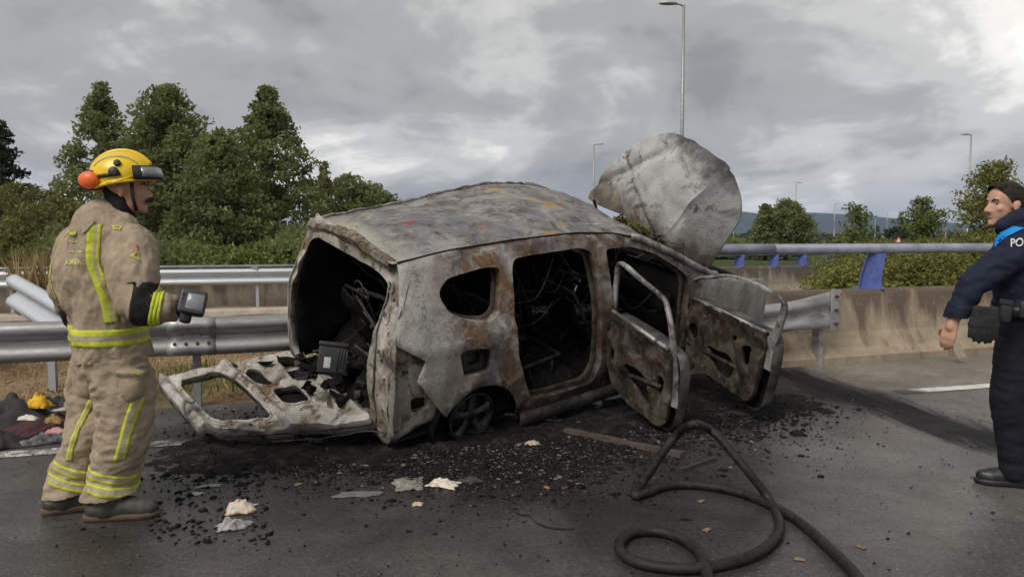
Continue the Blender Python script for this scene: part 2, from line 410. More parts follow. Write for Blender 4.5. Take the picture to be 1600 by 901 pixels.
M_ASPH, M_LINE, M_EARTH, M_FAR = asphalt_mat(), line_mat(), earth_mat(), far_mat()
M_CONC = concrete_mat('stained barrier concrete'); M_CONC2 = concrete_mat('grey parapet concrete', (.33, .28, .22), (.09, .075, .065), .6)
M_ZINC = zinc_mat('galvanised rail'); M_ZINC_P = zinc_mat('pale zinc rail', (.62, .66, .70), (.4, .4, .4), .35)
M_ZINC_S = zinc_mat('smoke stained rail', (.46, .46, .46), (.07, .065, .06), .7)
M_ZINC_N = zinc_mat('grey road rail', (.36, .36, .355), (.13, .125, .12), .6)
M_POLE = zinc_mat('lamp pole steel', (.34, .35, .35), (.2, .2, .19), .4)
M_BLUE = plain('blue painted steel', (.085, .12, .36), .5, 0, .3, 14); M_BLUEG = plain('weathered blue grey rail paint', (.25, .265, .33), .55, .1, .35, 5)
M_RUST = plain('rusty bolts', (.12, .05, .025), .85, 0, .5, 30); M_LAMP = plain('lamp housing grey', (.45, .46, .47), .4, .2, .15)

# ------------------------------------------------------------------ ground, road, markings, verge
def strip(name, a_of, x0, x1, d0, d1, z, mat, n=60, nd=2, und=0.):
    V, Fs = [], []
    for i in range(n+1):
        for j in range(nd+1):
            p = a_of(x0+(x1-x0)*i/n)+RN*(d0+(d1-d0)*j/nd); p.z = z+(und*fbm(p, .6, 4, 3) if und else 0); V.append(p)
    for i in range(n):
        for j in range(nd):
            a = i*(nd+1)+j; Fs.append((a, a+nd+1, a+nd+2, a+1))
    return mesh_obj(name, V, Fs, mat)
g = mesh_obj('ground', [(-9000, -3000, -.35), (9000, -3000, -.35), (9000, 12000, -.35), (-9000, 12000, -.35)], [(0, 1, 2, 3)], M_FAR); tag(g, kind='structure')
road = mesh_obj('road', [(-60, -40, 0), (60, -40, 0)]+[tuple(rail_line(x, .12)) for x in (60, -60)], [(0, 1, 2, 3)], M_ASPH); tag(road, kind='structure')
ln0 = lambda x: Vector((x, 5.66+.287*x, 0)); LD = Vector((1, .287, 0)).normalized(); LN = Vector((-LD.y, LD.x, 0))
V = []
for i in range(122):
    p = ln0((-30+i*(28.3/60)) if i < 61 else (3.52+(i-61)*.45)); V += [p-LN*.075+Vector((0, 0, .004)), p+LN*.075+Vector((0, 0, .004))]
el = mesh_obj('edge_line', V, [(2*i, 2*i+2, 2*i+3, 2*i+1) for i in range(121) if i != 60], M_LINE); tag(el, kind='structure')
# verge behind the rail, uneven soil
def verge(name, x0, x1, d0, d1, nx, nd):
    V, Fs = [], []
    for i in range(nx+1):
        for j in range(nd+1):
            t = j/nd; p = rail_line(x0+(x1-x0)*i/nx, d0+(d1-d0)*t)
            p.z = -.012+min(1, t*9)*(.05+.07*fbm(p, .7, 4, 3)+.025*fbm(p, 4, 3, 9)) if d0 < 3 else .04*fbm(p, .6, 4, 3); V.append(p)
    for i in range(nx):
        for j in range(nd):
            a = i*(nd+1)+j; Fs.append((a, a+nd+1, a+nd+2, a+1))
    return tag(mesh_obj(name, V, Fs, M_EARTH), kind='structure')
vg = verge('verge', -34, 1.4, .02, 40, 170, 190)
bank = tag(mesh_obj('embankment', [tuple(rail_line(x, d)+Vector((0, 0, z))) for x, d, z in ((1.4, .3, -.05), (60, .3, -.05), (60, 60, -.3), (1.4, 60, -.3))], [(0, 1, 2, 3)], M_FAR), kind='structure')

# ------------------------------------------------------------------ guard rails
WP = [(-.035, .155), (.0, .15), (.035, .125), (.045, .095), (.035, .065), (0., .035), (-.04, .012), (-.04, -.012), (0., -.035), (.035, -.065), (.045, -.095), (.035, -.125), (0., -.15), (-.035, -.155)]
def wbeam(name, path, mat, parent, flare=None, tilt=None, s=1.0):
    path = [Vector(p) for p in path]; V, Fs = [], []; m = len(WP)
    for i, p in enumerate(path):
        d = (path[min(i+1, len(path)-1)]-path[max(i-1, 0)]).normalized(); nn = Vector((d.y, -d.x, 0)).normalized(); upv = nn.cross(d).normalized()
        if upv.z < 0: upv = -upv
        k = flare(i/(len(path)-1)) if flare else (1., 1.)
        for a, b in WP: V.append(p+nn*a*k[0]*s+upv*b*k[1]*s)
    for i in range(len(path)-1):
        for j in range(m-1):
            a = i*m+j; Fs.append((a, a+1, a+m+1, a+m))
    o = mesh_obj(name, V, Fs, mat, parent); md = o.modifiers.new('thickness', 'SOLIDIFY'); md.thickness = .005; md.offset = 0
    return o
def post(parent, p, h, mat, name='post'):
    bm = bmesh.new()
    for cx, cy, sx, sy in ((0, 0, .008, .11), (.028, .051, .05, .008), (.028, -.051, .05, .008)):
        q = bmesh.ops.create_cube(bm, size=1)['verts']; bmesh.ops.scale(bm, vec=(sx, sy, h+.3), verts=q); bmesh.ops.translate(bm, vec=(cx, cy, (h-.3)/2), verts=q)
    bmesh.ops.transform(bm, matrix=Matrix.Translation(p) @ Matrix.Rotation(ROAD_A, 4, 'Z'), verts=bm.verts)
    return bm_obj(name, bm, mat, parent)
gr = tag(empty('guard_rail', tuple(rail_line(-3.9))), 'near galvanised guard rail running behind the firefighter into the wrecked car', 'guard rail')
inv = Matrix.Translation(-gr.location)
def loc_(P, o): return [Vector(p)-o.location for p in P]
pth = [rail_line(x)+Vector((0, 0, .60+.012*fbm((x, 0, 0), .8, 2, 5))) for x in np.linspace(-9, .9, 50)]
wbeam('beam', loc_(pth, gr), M_ZINC_N, gr)
for x in (-8.3, -6.4, -4.55, -2.62, -.75): post(gr, rail_line(x, .14)-gr.location, .70, M_ZINC, 'post')
for x in (-6.4, -2.62):                                            # overlapped splice with its bolt heads
    wbeam('splice', loc_([rail_line(x+q, -.006)+Vector((0, 0, .60+.012*fbm((x+q, 0, 0), .8, 2, 5))) for q in np.linspace(-.17, .17, 6)], gr), M_ZINC_S, gr, None, None, 1.01)
    for q in (-.12, -.04, .04, .12):
        for dz in (-.052, .052):
            c = rail_line(x+q, -.02)+Vector((0, 0, .60+dz))-gr.location; V, Fs = tube([c, c-RN*.028], .013, 6); mesh_obj('bolt', V, Fs, M_RUST, gr, False)
for x in (-8.3, -6.4, -4.55, -2.62): mesh_obj('spacer', *box(0, 0, 0, .12, .10, .2, Matrix.Translation(rail_line(x, .07)+Vector((0, 0, .60))-gr.location) @ Matrix.Rotation(ROAD_A, 4, 'Z')), M_ZINC, gr, False)

gr2 = tag(empty('guard_rail', tuple(rail_line(4.))), 'smoke blackened guard rail end bolted to the concrete barrier', 'guard rail')
fl = lambda t: (1., 1.0+.34*max(0, (t-.72)/.28)) if t > .72 else (1., 1.)
fl2 = lambda t: ((1-.85*max(0, (t-.7)/.3)), 1.0+.30*max(0, (t-.72)/.28))
pth = []
for t in np.linspace(0, 1, 40):
    x = 1.5+(3.50-1.5)*t; pth.append(rail_line(x, -.10-.10*min(1, (1-t)*3))+Vector((0, 0, .50+.12*t**1.5)))
b = wbeam('beam', loc_(pth, gr2), M_ZINC_S, gr2, fl2)
pe = rail_line(3.52, -.115)+Vector((0, 0, .615))
Mp = Matrix.Translation(pe-gr2.location) @ Matrix.Rotation(ROAD_A, 4, 'Z')
pl = rbox('end_plate', (.12, .018, .46), M_ZINC, gr2, (0, 0, 0), (0, 0, 0), .008); pl.matrix_local = Mp
for dz in (-.15, 0, .15):
    V, Fs = tube([(0, 0, 0), (0, -.035, 0)], .018, 6); bo = mesh_obj('bolt', V, Fs, M_RUST, pl, False); bo.location = (0, -.008, dz)
post(gr2, rail_line(3.36, -.02)-gr2.location, .48, M_ZINC_S)

fr = tag(empty('guard_rail', (-9, 13.2, 0)), 'distant clean guard rail in front of the dark trees', 'guard rail')
fline = lambda x: Vector((x, 15.9+.30*x, 0))
wbeam('beam', loc_([fline(x)+Vector((0, 0, .66)) for x in np.linspace(-26, 1.2, 40)], fr), M_ZINC_P, fr)
V, Fs = tube(loc_([fline(x)+Vector((0, .1, .86)) for x in (-26, -10, 1.2)], fr), .03, 6); mesh_obj('top_tube', V, Fs, M_ZINC, fr)
for i in range(14):
    p = fline(-25+i*2.0); post(fr, p+RN*.1-fr.location, .84, M_ZINC_P); mesh_obj('spacer', *box(0, 0, 0, .13, .14, .14, Matrix.Translation(p+RN*.04+Vector((0, 0, .78))-fr.location)), M_POLE, fr, False)
wl_ = [fline(x)+RN*.55 for x in np.linspace(-30, 2.5, 30)]
V, Fs = [], []
prof = [(0, -.2), (-.02, .50), (.02, .56), (.22, .56), (.24, -.2)]
for p in wl_:
    for a, z in prof: V.append(p+RN*a+Vector((0, 0, z)))
for i in range(len(wl_)-1):
    for j in range(4): a = i*5+j; Fs.append((a, a+5, a+6, a+1))
tag(mesh_obj('parapet_wall', V, Fs, M_CONC2, None, False), 'low brown concrete parapet wall behind the distant guard rail', 'wall')
V, Fs = [], []
for p in [fline(x)-RN*1.1 for x in np.linspace(-30, 2.5, 30)]:
    for a, z in ((0, -.1), (0, .10), (.02, .12), (.5, .12), (.5, -.1)): V.append(p+RN*a+Vector((0, 0, z)))
for i in range(29):
    for j in range(4): a = i*5+j; Fs.append((a, a+5, a+6, a+1))
tag(mesh_obj('kerb', V, Fs, plain('pale kerb concrete', (.42, .37, .30), .9, 0, .3, 6)), kind='structure')

# torn rail section sticking up behind the near rail
tr = tag(empty('guard_rail_section', (-4.4, 6.6, 0)), 'pale bent guard rail section sloping down behind the near rail', 'guard rail')
a_, b_ = at(18, 455, 7.0), at(112, 512, 5.95)
pth = [a_.lerp(b_, t) for t in np.linspace(0, 1, 14)]
wbeam('beam', loc_(pth, tr), M_ZINC_P, tr, None, None, 1.05)
q = at(60, 470, 6.6); post(tr, Vector((q.x, q.y+.12, 0))-tr.location, .55, M_ZINC_P)

# ------------------------------------------------------------------ concrete barrier with the blue pipe rail
BP = [(-.05, -.05), (-.05, .07), (.04, .16), (.12, .33), (.19, .76), (.21, .80), (.43, .80), (.45, .76), (.52, .33), (.68, -.05)]
def barrier(name, xs, off, mat, lab, zoff=0., ln=rail_line, prof=BP):
    V, Fs = [], []; m = len(prof)
    for x in xs:
        for k, (a, z) in enumerate(prof):
            p = ln(x, off+a)+Vector((0, 0, z+zoff)); V.append(p+Vector((0, 0, .006*fbm(p, 6, 2, 1))) if z > .5 else p)
    for i in range(len(xs)-1):
        for j in range(m-1): a = i*m+j; Fs.append((a, a+m, a+m+1, a+1))
    Fs += [tuple(range(m)), tuple(range((len(xs)-1)*m, len(xs)*m))[::-1]]
    return tag(mesh_obj(name, V, Fs, mat, None, False), lab, 'barrier')
barrier('concrete_barrier', np.linspace(1.75, 14, 90), .0, M_CONC, 'stained brown concrete road barrier below the blue pipe rail beside the police officer')
br = tag(empty('pipe_rail', tuple(rail_line(5, .32))), 'weathered blue pipe handrail on top of the near concrete barrier', 'railing')
c0, c1 = rail_line(2.2, .32), rail_line(13.5, .32)
pj = rail_line(3.05, .32)
V, Fs = tube(loc_([c0+Vector((0, 0, 1.28)), pj+Vector((0, 0, 1.28))], br), .060, 16); mesh_obj('pipe', V, Fs, M_BLUEG, br)
V, Fs = tube(loc_([pj+RD*.012+Vector((0, 0, 1.28)), c1+Vector((0, 0, 1.28))], br), .060, 16); mesh_obj('pipe', V, Fs, M_BLUEG, br)
V, Fs = tube(loc_([pj-RD*.02+Vector((0, 0, 1.28)), pj+RD*.03+Vector((0, 0, 1.28))], br), .056, 16); mesh_obj('sleeve', V, Fs, M_POLE, br)
def blue_post(parent, P, sc=1., mat=M_BLUE):
    # curved leaning web with a side flange
    out, fl_ = [], []
    for t in np.linspace(0, 1, 9):
        z = .80+.425*t; x0 = -.17+.10*t**1.6+.02; w = .20+.06*(1-t)
        out.append((x0, z, x0+w))
    V, Fs = [], []
    for x0, z, x1 in out:
        for yy in (-.055, .055): V += [Vector((x0, yy, z)), Vector((x0+.012, yy, z))]
    for i in range(8):
        a = i*4; Fs += [(a, a+2, a+6, a+4), (a+1, a+5, a+7, a+3), (a, a+4, a+5, a+1), (a+2, a+3, a+7, a+6)]
    o = len(V)
    for x0, z, x1 in out: V += [Vector((x0+.012, .0, z)), Vector((x1, .0, z)), Vector((x0+.012, .01, z)), Vector((x1, .01, z))]
    for i in range(8):
        a = o+i*4; Fs += [(a, a+1, a+5, a+4), (a+2, a+6, a+7, a+3), (a+1, a+3, a+7, a+5)]
    V2, F2 = box(-.04, 0, .807, .34, .16, .014); V, Fs = join((V, Fs), (V2, F2))
    Mt = Matrix.Translation(P-parent.location) @ Matrix.Rotation(ROAD_A, 4, 'Z') @ Matrix.Rotation(R(-42), 4, 'Z')
    V = [Mt @ Vector((v.x*sc, v.y*sc, .80+(v.z-.80)*sc)) for v in V]
    return mesh_obj('post', V, Fs, mat, parent, False)
for x in (4.42, 6.4, 8.4, 10.6): blue_post(br, rail_line(x, .32)+Vector((0, 0, .0)))

far_ln = lambda x, off=0.: Vector((x, 18.2+.42*(x-5), 0))+RN*off
barrier('concrete_barrier', np.linspace(3.6, 8.6, 30), 0, M_CONC2, 'far concrete barrier seen between the bonnet and the bushes', -.12, far_ln)
br2 = tag(empty('pipe_rail', (6, 18.6, 0)), 'pale thin rail with blue posts on the far concrete barrier', 'railing')
V, Fs = tube(loc_([far_ln(3.4, .3)+Vector((0, 0, 1.0)), far_ln(8.6, .3)+Vector((0, 0, 1.0))], br2), .04, 8); mesh_obj('pipe', V, Fs, M_ZINC_P, br2)
for u in (1166, 1220, 1263, 1306):
    s = (u-800)/F; x = s*(18.2-2.1+.1)/(1-.42*s); blue_post(br2, far_ln(x, .3)+Vector((0, 0, -.125)), .95)
ledge = [(-.4, -.3), (-.4, -.05), (.0, -.05), (.0, -.3)]
# ------------------------------------------------------------------ lamp posts
def lamp(u, Y, vtop, side, lab, h=None, thick=1.):
    thick = thick*(1 if Y < 50 else 1.25 if Y < 120 else 1.7)
    p = at(u, 372, Y); H = at(u, vtop, Y).z; o = tag(empty('street_lamp', (p.x, p.y, -.3)), lab, 'street lamp', 'street lamps along the motorway'); H += .3
    V, Fs = tube([(0, 0, 0), (0, 0, .9), (0, 0, .92), (0, 0, H*.5), (0, 0, H)], [.11*thick, .11*thick, .085*thick, .07*thick, .045*thick], 10); mesh_obj('pole', V, Fs, M_POLE, o)
    V, Fs = tube([(0, 0, H-.05), (side*.15, 0, H+.02), (side*.35, 0, H+.04)], .03*thick, 8); mesh_obj('arm', V, Fs, M_POLE, o)
    hd = blobless_head(side, H, thick); mesh_obj('lamp_head', *hd, M_LAMP, o); return o
def blobless_head(side, H, t):
    V, Fs = [], []; n = 10; prof = [(.22, .05, .05), (.30, .11, .085), (.5, .15, .10), (.72, .13, .08), (.86, .05, .03)]
    for x, w, h in prof:
        for k in range(n):
            a = 2*math.pi*k/n; V.append(Vector((side*x, w*math.cos(a), H+.05+h*math.sin(a)*(1 if math.sin(a) > 0 else .55))))
    for i in range(4):
        for k in range(n): Fs.append((i*n+k, i*n+(k+1) % n, (i+1)*n+(k+1) % n, (i+1)*n+k))
    Fs += [tuple(range(n)), tuple(range(4*n, 5*n))]
    return V, Fs
lamp(1063, 26, 8, -1, 'tallest street lamp rising behind the raised car bonnet', thick=1.)
lamp(927, 66, 226, 1, 'street lamp standing between the car roof and the raised bonnet')
lamp(1511, 60, 211, -1, 'street lamp rising behind the police officer beside the leafy tree')
lamp(1242, 112, 286, 1, 'street lamp in front of the rounded green tree beyond the blue rail')
for u, Y, v, s in ((1303, 185, 319, 1), (1367, 270, 341, 1), (1385, 235, 330, 1), (1273, 290, 351, 1), (1455, 330, 344, 1), (1477, 300, 340, 1)):
    lamp(u, Y, v, s, 'small faraway street lamp against the blue hills')
lamp(1578, 100, 274, -1, 'street lamp peeking out above the head of the police officer')
lamp(1146, 160, 352, 1, 'low street lamp just right of the raised bonnet above the rail')
# small warning sign far off
ws = tag(empty('warning_sign', tuple(at(1403, 390, 70))[:2]+(-.3,)), 'tiny red and white triangular warning sign beyond the blue rail', 'road sign')
V, Fs = tube([(0, 0, 0), (0, 0, 1.6)], .04, 6); mesh_obj('pole', V, Fs, M_POLE, ws)
V = [(-.4, -.05, 1.25), (.4, -.05, 1.25), (0, -.05, 1.95), (-.4, -.02, 1.25), (.4, -.02, 1.25), (0, -.02, 1.95)]
mesh_obj('plate', V, [(0, 1, 2), (5, 4, 3), (0, 3, 4, 1), (1, 4, 5, 2), (2, 5, 3, 0)], plain('sign red', (.5, .04, .03), .5), ws, False)
V = [(-.24, -.06, 1.34), (.24, -.06, 1.34), (0, -.06, 1.76)]
mesh_obj('sign_face', V, [(0, 1, 2)], plain('sign white', (.8, .8, .78), .5), ws, False)

# ------------------------------------------------------------------ hills
def hills():
    V, Fs = [], []; nx, ny = 150, 14
    for i in range(nx+1):
        for j in range(ny+1):
            x = -4500+9500*i/nx; t = j/ny; y = 3000+t*2800
            top = float(np.interp(x/4700*1155+800, [-400, 300, 700, 900, 1060, 1140, 1165, 1200, 1240, 1275, 1310, 1400, 1490, 1600, 2000], [70, 100, 80, 110, 150, 195, 188, 152, 168, 184, 172, 134, 98, 80, 65]))+6*fbm((x*.006, 3, 0), 1, 4, 2)
            env = math.sin(min(1, t*1.25)*math.pi/2)**1.2*(1 if t < .8 else 1-.6*(t-.8)/.2)
            V.append((x, y, -2+max(0, top)*env+10*env*(1-env)*fbm((x*.004, y*.004, 0), 1, 4, 8)))
    for i in range(nx):
        for j in range(ny): a = i*(ny+1)+j; Fs.append((a, a+ny+1, a+ny+2, a+1))
    return tag(mesh_obj('hills', V, Fs, M_FAR), kind='structure')
hills()
# ------------------------------------------------------------------ trees and plants
def leaf_mat(name, lo, hi, trans=.25):
    k = N(name); at_ = k.n('ShaderNodeAttribute', attribute_name='tint'); n = k.noise(.45, 4, .6)
    f = k.math('ADD', k.math('MULTIPLY', at_.outputs['Fac'], .65), k.math('MULTIPLY', n, .35))
    c = k.ramp(f, [(.1, lo), (.9, hi)]); k.out(c, .75, 0, .12)
    tr = k.n('ShaderNodeBsdfTranslucent'); k.set(tr.inputs[0], k.mix(.5, c, hi)); mx_ = k.n('ShaderNodeMixShader'); mx_.inputs[0].default_value = trans
    k.t.links.new(k.b.outputs[0], mx_.inputs[1]); k.t.links.new(tr.outputs[0], mx_.inputs[2]); k.t.links.new(mx_.outputs[0], k.o.inputs[0])
    return k.m
L_DARK = leaf_mat('dark evergreen leaves', (.055, .076, .028), (.31, .345, .14), .45); L_PINE = leaf_mat('pine needles', (.022, .035, .02), (.075, .10, .05))
L_OLIVE = leaf_mat('olive shrub leaves', (.06, .07, .022), (.28, .27, .10), .35); L_FRESH = leaf_mat('fresh green leaves', (.06, .085, .02), (.22, .26, .08))
L_YEL = leaf_mat('yellow green acacia leaves', (.07, .085, .02), (.30, .29, .09)); L_DRY = leaf_mat('dry grass stems', (.20, .14, .06), (.48, .38, .2), .15)
L_GRASS = leaf_mat('rough grass', (.07, .09, .02), (.28, .27, .09), .2)
M_BARK = plain('bark', (.09, .065, .045), .95, 0, .4, 20, .8, .02)
def leaves(name, P, size, tint, mat, parent, elong=1.7, droop=0.):
    n = len(P); d = rng.normal(size=(n, 3)); d[:, 2] -= droop; d /= np.linalg.norm(d, axis=1)[:, None]
    e_ = rng.normal(size=(n, 3)); s = np.cross(d, e_); s /= np.linalg.norm(s, axis=1)[:, None]
    sz = (size*(.6+.8*rng.random(n)))[:, None] if np.isscalar(size) else size[:, None]
    a = P-d*sz*elong*.5; b = P+s*sz*.42; c = P+d*sz*elong*.5; q = P-s*sz*.42
    V = np.stack([a, b, c, q], 1).reshape(-1, 3).astype(np.float32)
    me = bpy.data.meshes.new(name); me.vertices.add(4*n); me.vertices.foreach_set('co', V.ravel()); me.loops.add(4*n); me.loops.foreach_set('vertex_index', np.arange(4*n, dtype=np.int32))
    me.polygons.add(n); me.polygons.foreach_set('loop_start', np.arange(0, 4*n, 4, dtype=np.int32)); me.update(calc_edges=True)
    t_ = me.attributes.new('tint', 'FLOAT', 'FACE'); t_.data.foreach_set('value', tint.astype(np.float32)); me.materials.append(mat)
    return put(bpy.data.objects.new(name, me), parent)
def tree(name, base, H, prof, R0, ncl, per, size, lmat, lab, cat='tree', group=None, trunk=.16, clump=.75, z0=.08, lean=(0, 0), seed=1, shell=.72, squash=.6, limbs=18):
    global rng
    rng = np.random.default_rng(seed); o = tag(empty(name, tuple(base)), lab, cat, group)
    C_, ang = [], 0.
    for i in range(ncl):
        t = z0+(1-z0)*(i+.5)/ncl; t = min(1, max(z0, t+rng.normal()*.03)); ang += 2.39996+rng.normal()*.25
        rr = prof(t)*R0*(shell+(1-shell)*rng.random()+.12*rng.normal()) if i % 4 else prof(t)*R0*.35*rng.random()
        C_.append((math.cos(ang)*rr+lean[0]*t, math.sin(ang)*rr+lean[1]*t, t*H, clump*(.55+.6*rng.random())*(.5+.6*prof(t))))
    P, T = [], []
    for x, y, z, r in C_:
        n = int(per*(r/clump)**2*(.6+.5*rng.random()))+8; d = rng.normal(size=(n, 3)); d /= np.linalg.norm(d, axis=1)[:, None]
        rad = r*(.45+.6*rng.random(n)**.5); rad *= 1+.35*np.sin(d[:, 0]*5+x*3)*np.sin(d[:, 1]*5+y*3)
        p = d*rad[:, None]*np.array([1, 1, squash])+np.array([x, y, z]); P.append(p); T.append(np.clip(.45+.28*rng.normal(size=n)*.6+(rng.random()-.5)*.35, 0, 1))
    P = np.concatenate(P); T = np.concatenate(T); ok = P[:, 2] > .05; P = P[ok]; T = T[ok]
    leaves('crown', P, size, T, lmat, o)
    parts = [tube([(0, 0, -.3), (lean[0]*.3+.04, lean[1]*.3, H*.3), (lean[0]*.6-.03, lean[1]*.6, H*.6), (lean[0]*.95, lean[1]*.95, H*.95)], [trunk, trunk*.75, trunk*.45, trunk*.08], 8)]
    for x, y, z, r in C_[::max(1, len(C_)//limbs)]:
        t0 = max(.05, z/H-.18); s = Vector((lean[0]*t0, lean[1]*t0, t0*H)); e_ = Vector((x, y, z)); m_ = s.lerp(e_, .5)+Vector((0, 0, -.1*r)); parts.append(tube([s, m_, e_], [trunk*.32*(1-t0*.6), trunk*.2, trunk*.06], 5))
    mesh_obj('trunk', *join(*parts), M_BARK, o); return o
cone = lambda t: max(.05, (1-t)**.8*(1 if t > .12 else .7+2.5*t)); rnd = lambda t: max(.12, math.sin(math.pi*(.12+.86*t))**.7); bulb = lambda t: max(.1, (1-t)**.55)
def spot(u, Y): p = at(u, 372, Y); return Vector((p.x, p.y, -.05))
def hgt(u, v, Y): return at(u, v, Y).z+.05
G = 'trees behind the distant guard rail'
tree('evergreen_tree', spot(165, 30), hgt(165, 150, 30)+.35, cone, 2.6, 330, 125, .10, L_DARK, 'pointed evergreen tree directly above the helmet of the firefighter', group=G, seed=3, clump=.52, limbs=40)
tree('evergreen_tree', spot(268, 27), hgt(268, 152, 27)+.3, bulb, 2.8, 420, 125, .10, L_DARK, 'broadest evergreen tree with a round blunt top between two pointed ones', group=G, seed=5, clump=.54, limbs=50)
tree('evergreen_tree', spot(422, 28), hgt(422, 152, 28)+.3, cone, 3.0, 420, 125, .10, L_DARK, 'tall pointed evergreen tree beside the low slender sapling tops', group=G, seed=9, clump=.50, limbs=50)
tree('evergreen_tree', spot(345, 25), hgt(345, 210, 25), bulb, 2.1, 240, 125, .10, L_DARK, 'shorter rounded evergreen tree filling the gap between the taller ones', group=G, seed=12, clump=.54)
tree('evergreen_tree', spot(222, 33), hgt(222, 215, 33), bulb, 2.6, 200, 125, .12, L_DARK, 'evergreen tree mostly hidden behind the two tall left ones', group=G, seed=13, clump=.6)
tree('pine_tree', spot(8, 40), hgt(10, 200, 40)+.3, cone, 2.3, 60, 140, .17, L_PINE, 'thin dark pine tree cut off by the picture edge', group=G, seed=21, clump=.65, z0=.35)
tree('young_tree', spot(508, 34), hgt(508, 258, 34), cone, .9, 46, 130, .12, L_OLIVE, 'slender young tree poking up beside the tall evergreen', group=G, seed=31, clump=.45)
tree('young_tree', spot(548, 36), hgt(545, 276, 36), rnd, 1.7, 60, 200, .13, L_DARK, 'small rounded tree above the rear roof corner of the car', group=G, seed=33, clump=.7, z0=.3)
tree('young_tree', spot(586, 37), hgt(586, 292, 37), rnd, 1.3, 44, 190, .13, L_DARK, 'small tree just left of the sloping car roof', group=G, seed=34, clump=.65, z0=.25)
for i, (u, Y, v, r, m_, lab) in enumerate(((30, 24, 290, 2.0, L_OLIVE, 'tall olive coloured shrub at the far end of the hedge'), (95, 22, 312, 1.8, L_OLIVE, 'olive shrub behind the back of the firefighter'),
        (-40, 22, 285, 2.2, L_OLIVE, 'large shrub running out of the picture under the pine'), (150, 20, 345, 1.4, L_DARK, 'dark shrub hidden behind the shoulders of the firefighter'),
        (280, 19, 385, 1.3, L_DARK, 'dark low shrub under the broadest evergreen'), (345, 18.5, 392, 1.0, L_FRESH, 'bright green low shrub behind the distant guard rail'),
        (405, 18.5, 388, 1.2, L_FRESH, 'light green bramble mound beside the rear of the car'), (455, 19, 380, 1.4, L_DARK, 'dark bramble mound reaching behind the car'),
        (500, 22, 350, 1.8, L_DARK, 'dark shrub seen past the rear pillar of the car'))):
    tree('shrub', spot(u, Y), max(.8, hgt(u, v, Y)), rnd, r, 110, 150, .075, m_, lab, 'shrub', 'shrubs behind the distant guard rail', .07, .44, .02, seed=50+i, limbs=8)
# right hand side, beyond the barrier
tree('round_tree', spot(1196, 55), hgt(1196, 322, 55), cone, 1.0, 70, 200, .15, L_DARK, 'narrow half of the green tree pair beyond the blue rail', group='trees beyond the barrier', seed=71, clump=.8)
tree('round_tree', spot(1228, 56), hgt(1228, 316, 56), rnd, 1.45, 90, 230, .15, L_DARK, 'rounded half of the green tree pair beyond the blue rail', group='trees beyond the barrier', seed=72, clump=.9, z0=.05)
tree('sapling', spot(1338, 19), hgt(1338, 322, 19), lambda t: .35+.65*math.sin(math.pi*min(1, t+.1)), .42, 80, 75, .05, L_FRESH, 'sparse feathery sapling left of the spreading one', group='saplings beyond the barrier', seed=73, clump=.27, trunk=.03, z0=.2)
tree('sapling', spot(1440, 22), hgt(1440, 312, 22), lambda t: max(0.1, (t-.35)*2.2) if t < .75 else max(.2, (1.05-t)*3), .66, 80, 70, .055, L_FRESH, 'spreading umbrella shaped sapling above the blue rail', group='saplings beyond the barrier', seed=74, clump=.27, trunk=.03, z0=.55)
tree('sapling', spot(1548, 15), hgt(1548, 258, 15), lambda t: .35+.65*math.sin(math.pi*min(1, t*.9+.1)), .60, 150, 110, .045, L_YEL, 'tall leafy tree directly behind the head of the police officer', group='saplings beyond the barrier', seed=75, clump=.30, trunk=.04, z0=.15)
tree('round_tree', spot(1401, 90), hgt(1401, 356, 90), rnd, 1.6, 40, 160, .2, L_PINE, 'small dark round tree between the two saplings', group='trees beyond the barrier', seed=76, clump=.8)
for i, (u, Y, v, r, m_, lab) in enumerate(((1325, 10.8, 425, .45, L_YEL, 'low yellowish bush at the end of the far barrier'), (1375, 12.5, 396, .85, L_OLIVE, 'bush directly behind the curved blue post'),
        (1420, 11.2, 402, .75, L_YEL, 'dense bush right of the curved blue post'), (1470, 11.0, 398, .8, L_YEL, 'dense bush between the blue post and the police officer'),
        (1515, 12.2, 372, .9, L_YEL, 'tall bush behind the arm of the police officer'), (1590, 12., 360, 1., L_YEL, 'large bush behind the back of the police officer'),
        (1345, 15, 385, .8, L_YEL, 'pale bush under the feathery sapling'), (1440, 15.5, 380, 1.0, L_OLIVE, 'olive bush under the spreading sapling'))):
    tree('bush', spot(u, Y), max(.6, hgt(u, v, Y)), rnd, r, 100, 210, .036, m_, lab, 'bush', 'bushes beyond the barrier', .035, .34, .02, seed=90+i, limbs=10)
for i, (u, Y, v, r) in enumerate(((1130, 60, 390, 3.), (1165, 75, 378, 4.), (1262, 85, 378, 4.), (1300, 95, 380, 5.), (1345, 80, 382, 4), (1425, 90, 380, 5), (1490, 85, 378, 5), (985, 60, 345, 2.2), (1010, 62, 352, 2.4), (1050, 64, 370, 3.))):
    tree('bush', spot(u, Y), max(1., hgt(u, v, Y)), rnd, r, 50, 150, .26, (L_DARK, L_OLIVE, L_PINE)[i % 3], 'dark faraway tree clump below the hills' if i < 7 else 'green treetop glimpsed under the raised bonnet', 'bush', 'faraway tree clumps' if i < 7 else 'treetops under the bonnet', .1, 1.2, .02, seed=120+i, limbs=6)
# far belt of woods that reads as one mass
P = []; rng = np.random.default_rng(5)
for i in range(900):
    x = rng.uniform(-500, 700); y = rng.uniform(330, 760); n = 26; d = rng.normal(size=(n, 3)); d /= np.linalg.norm(d, axis=1)[:, None]; h = rng.uniform(2, 6)
    P.append(d*np.array([5, 5, h*.6])*rng.uniform(.6, 1.3)+np.array([x, y, h*.45]))
P = np.concatenate(P); tag(leaves('woods', P, 2.2, rng.random(len(P)), L_PINE, None, 1.2), 'far belt of dark woods at the foot of the hills', 'woods', kind='stuff')
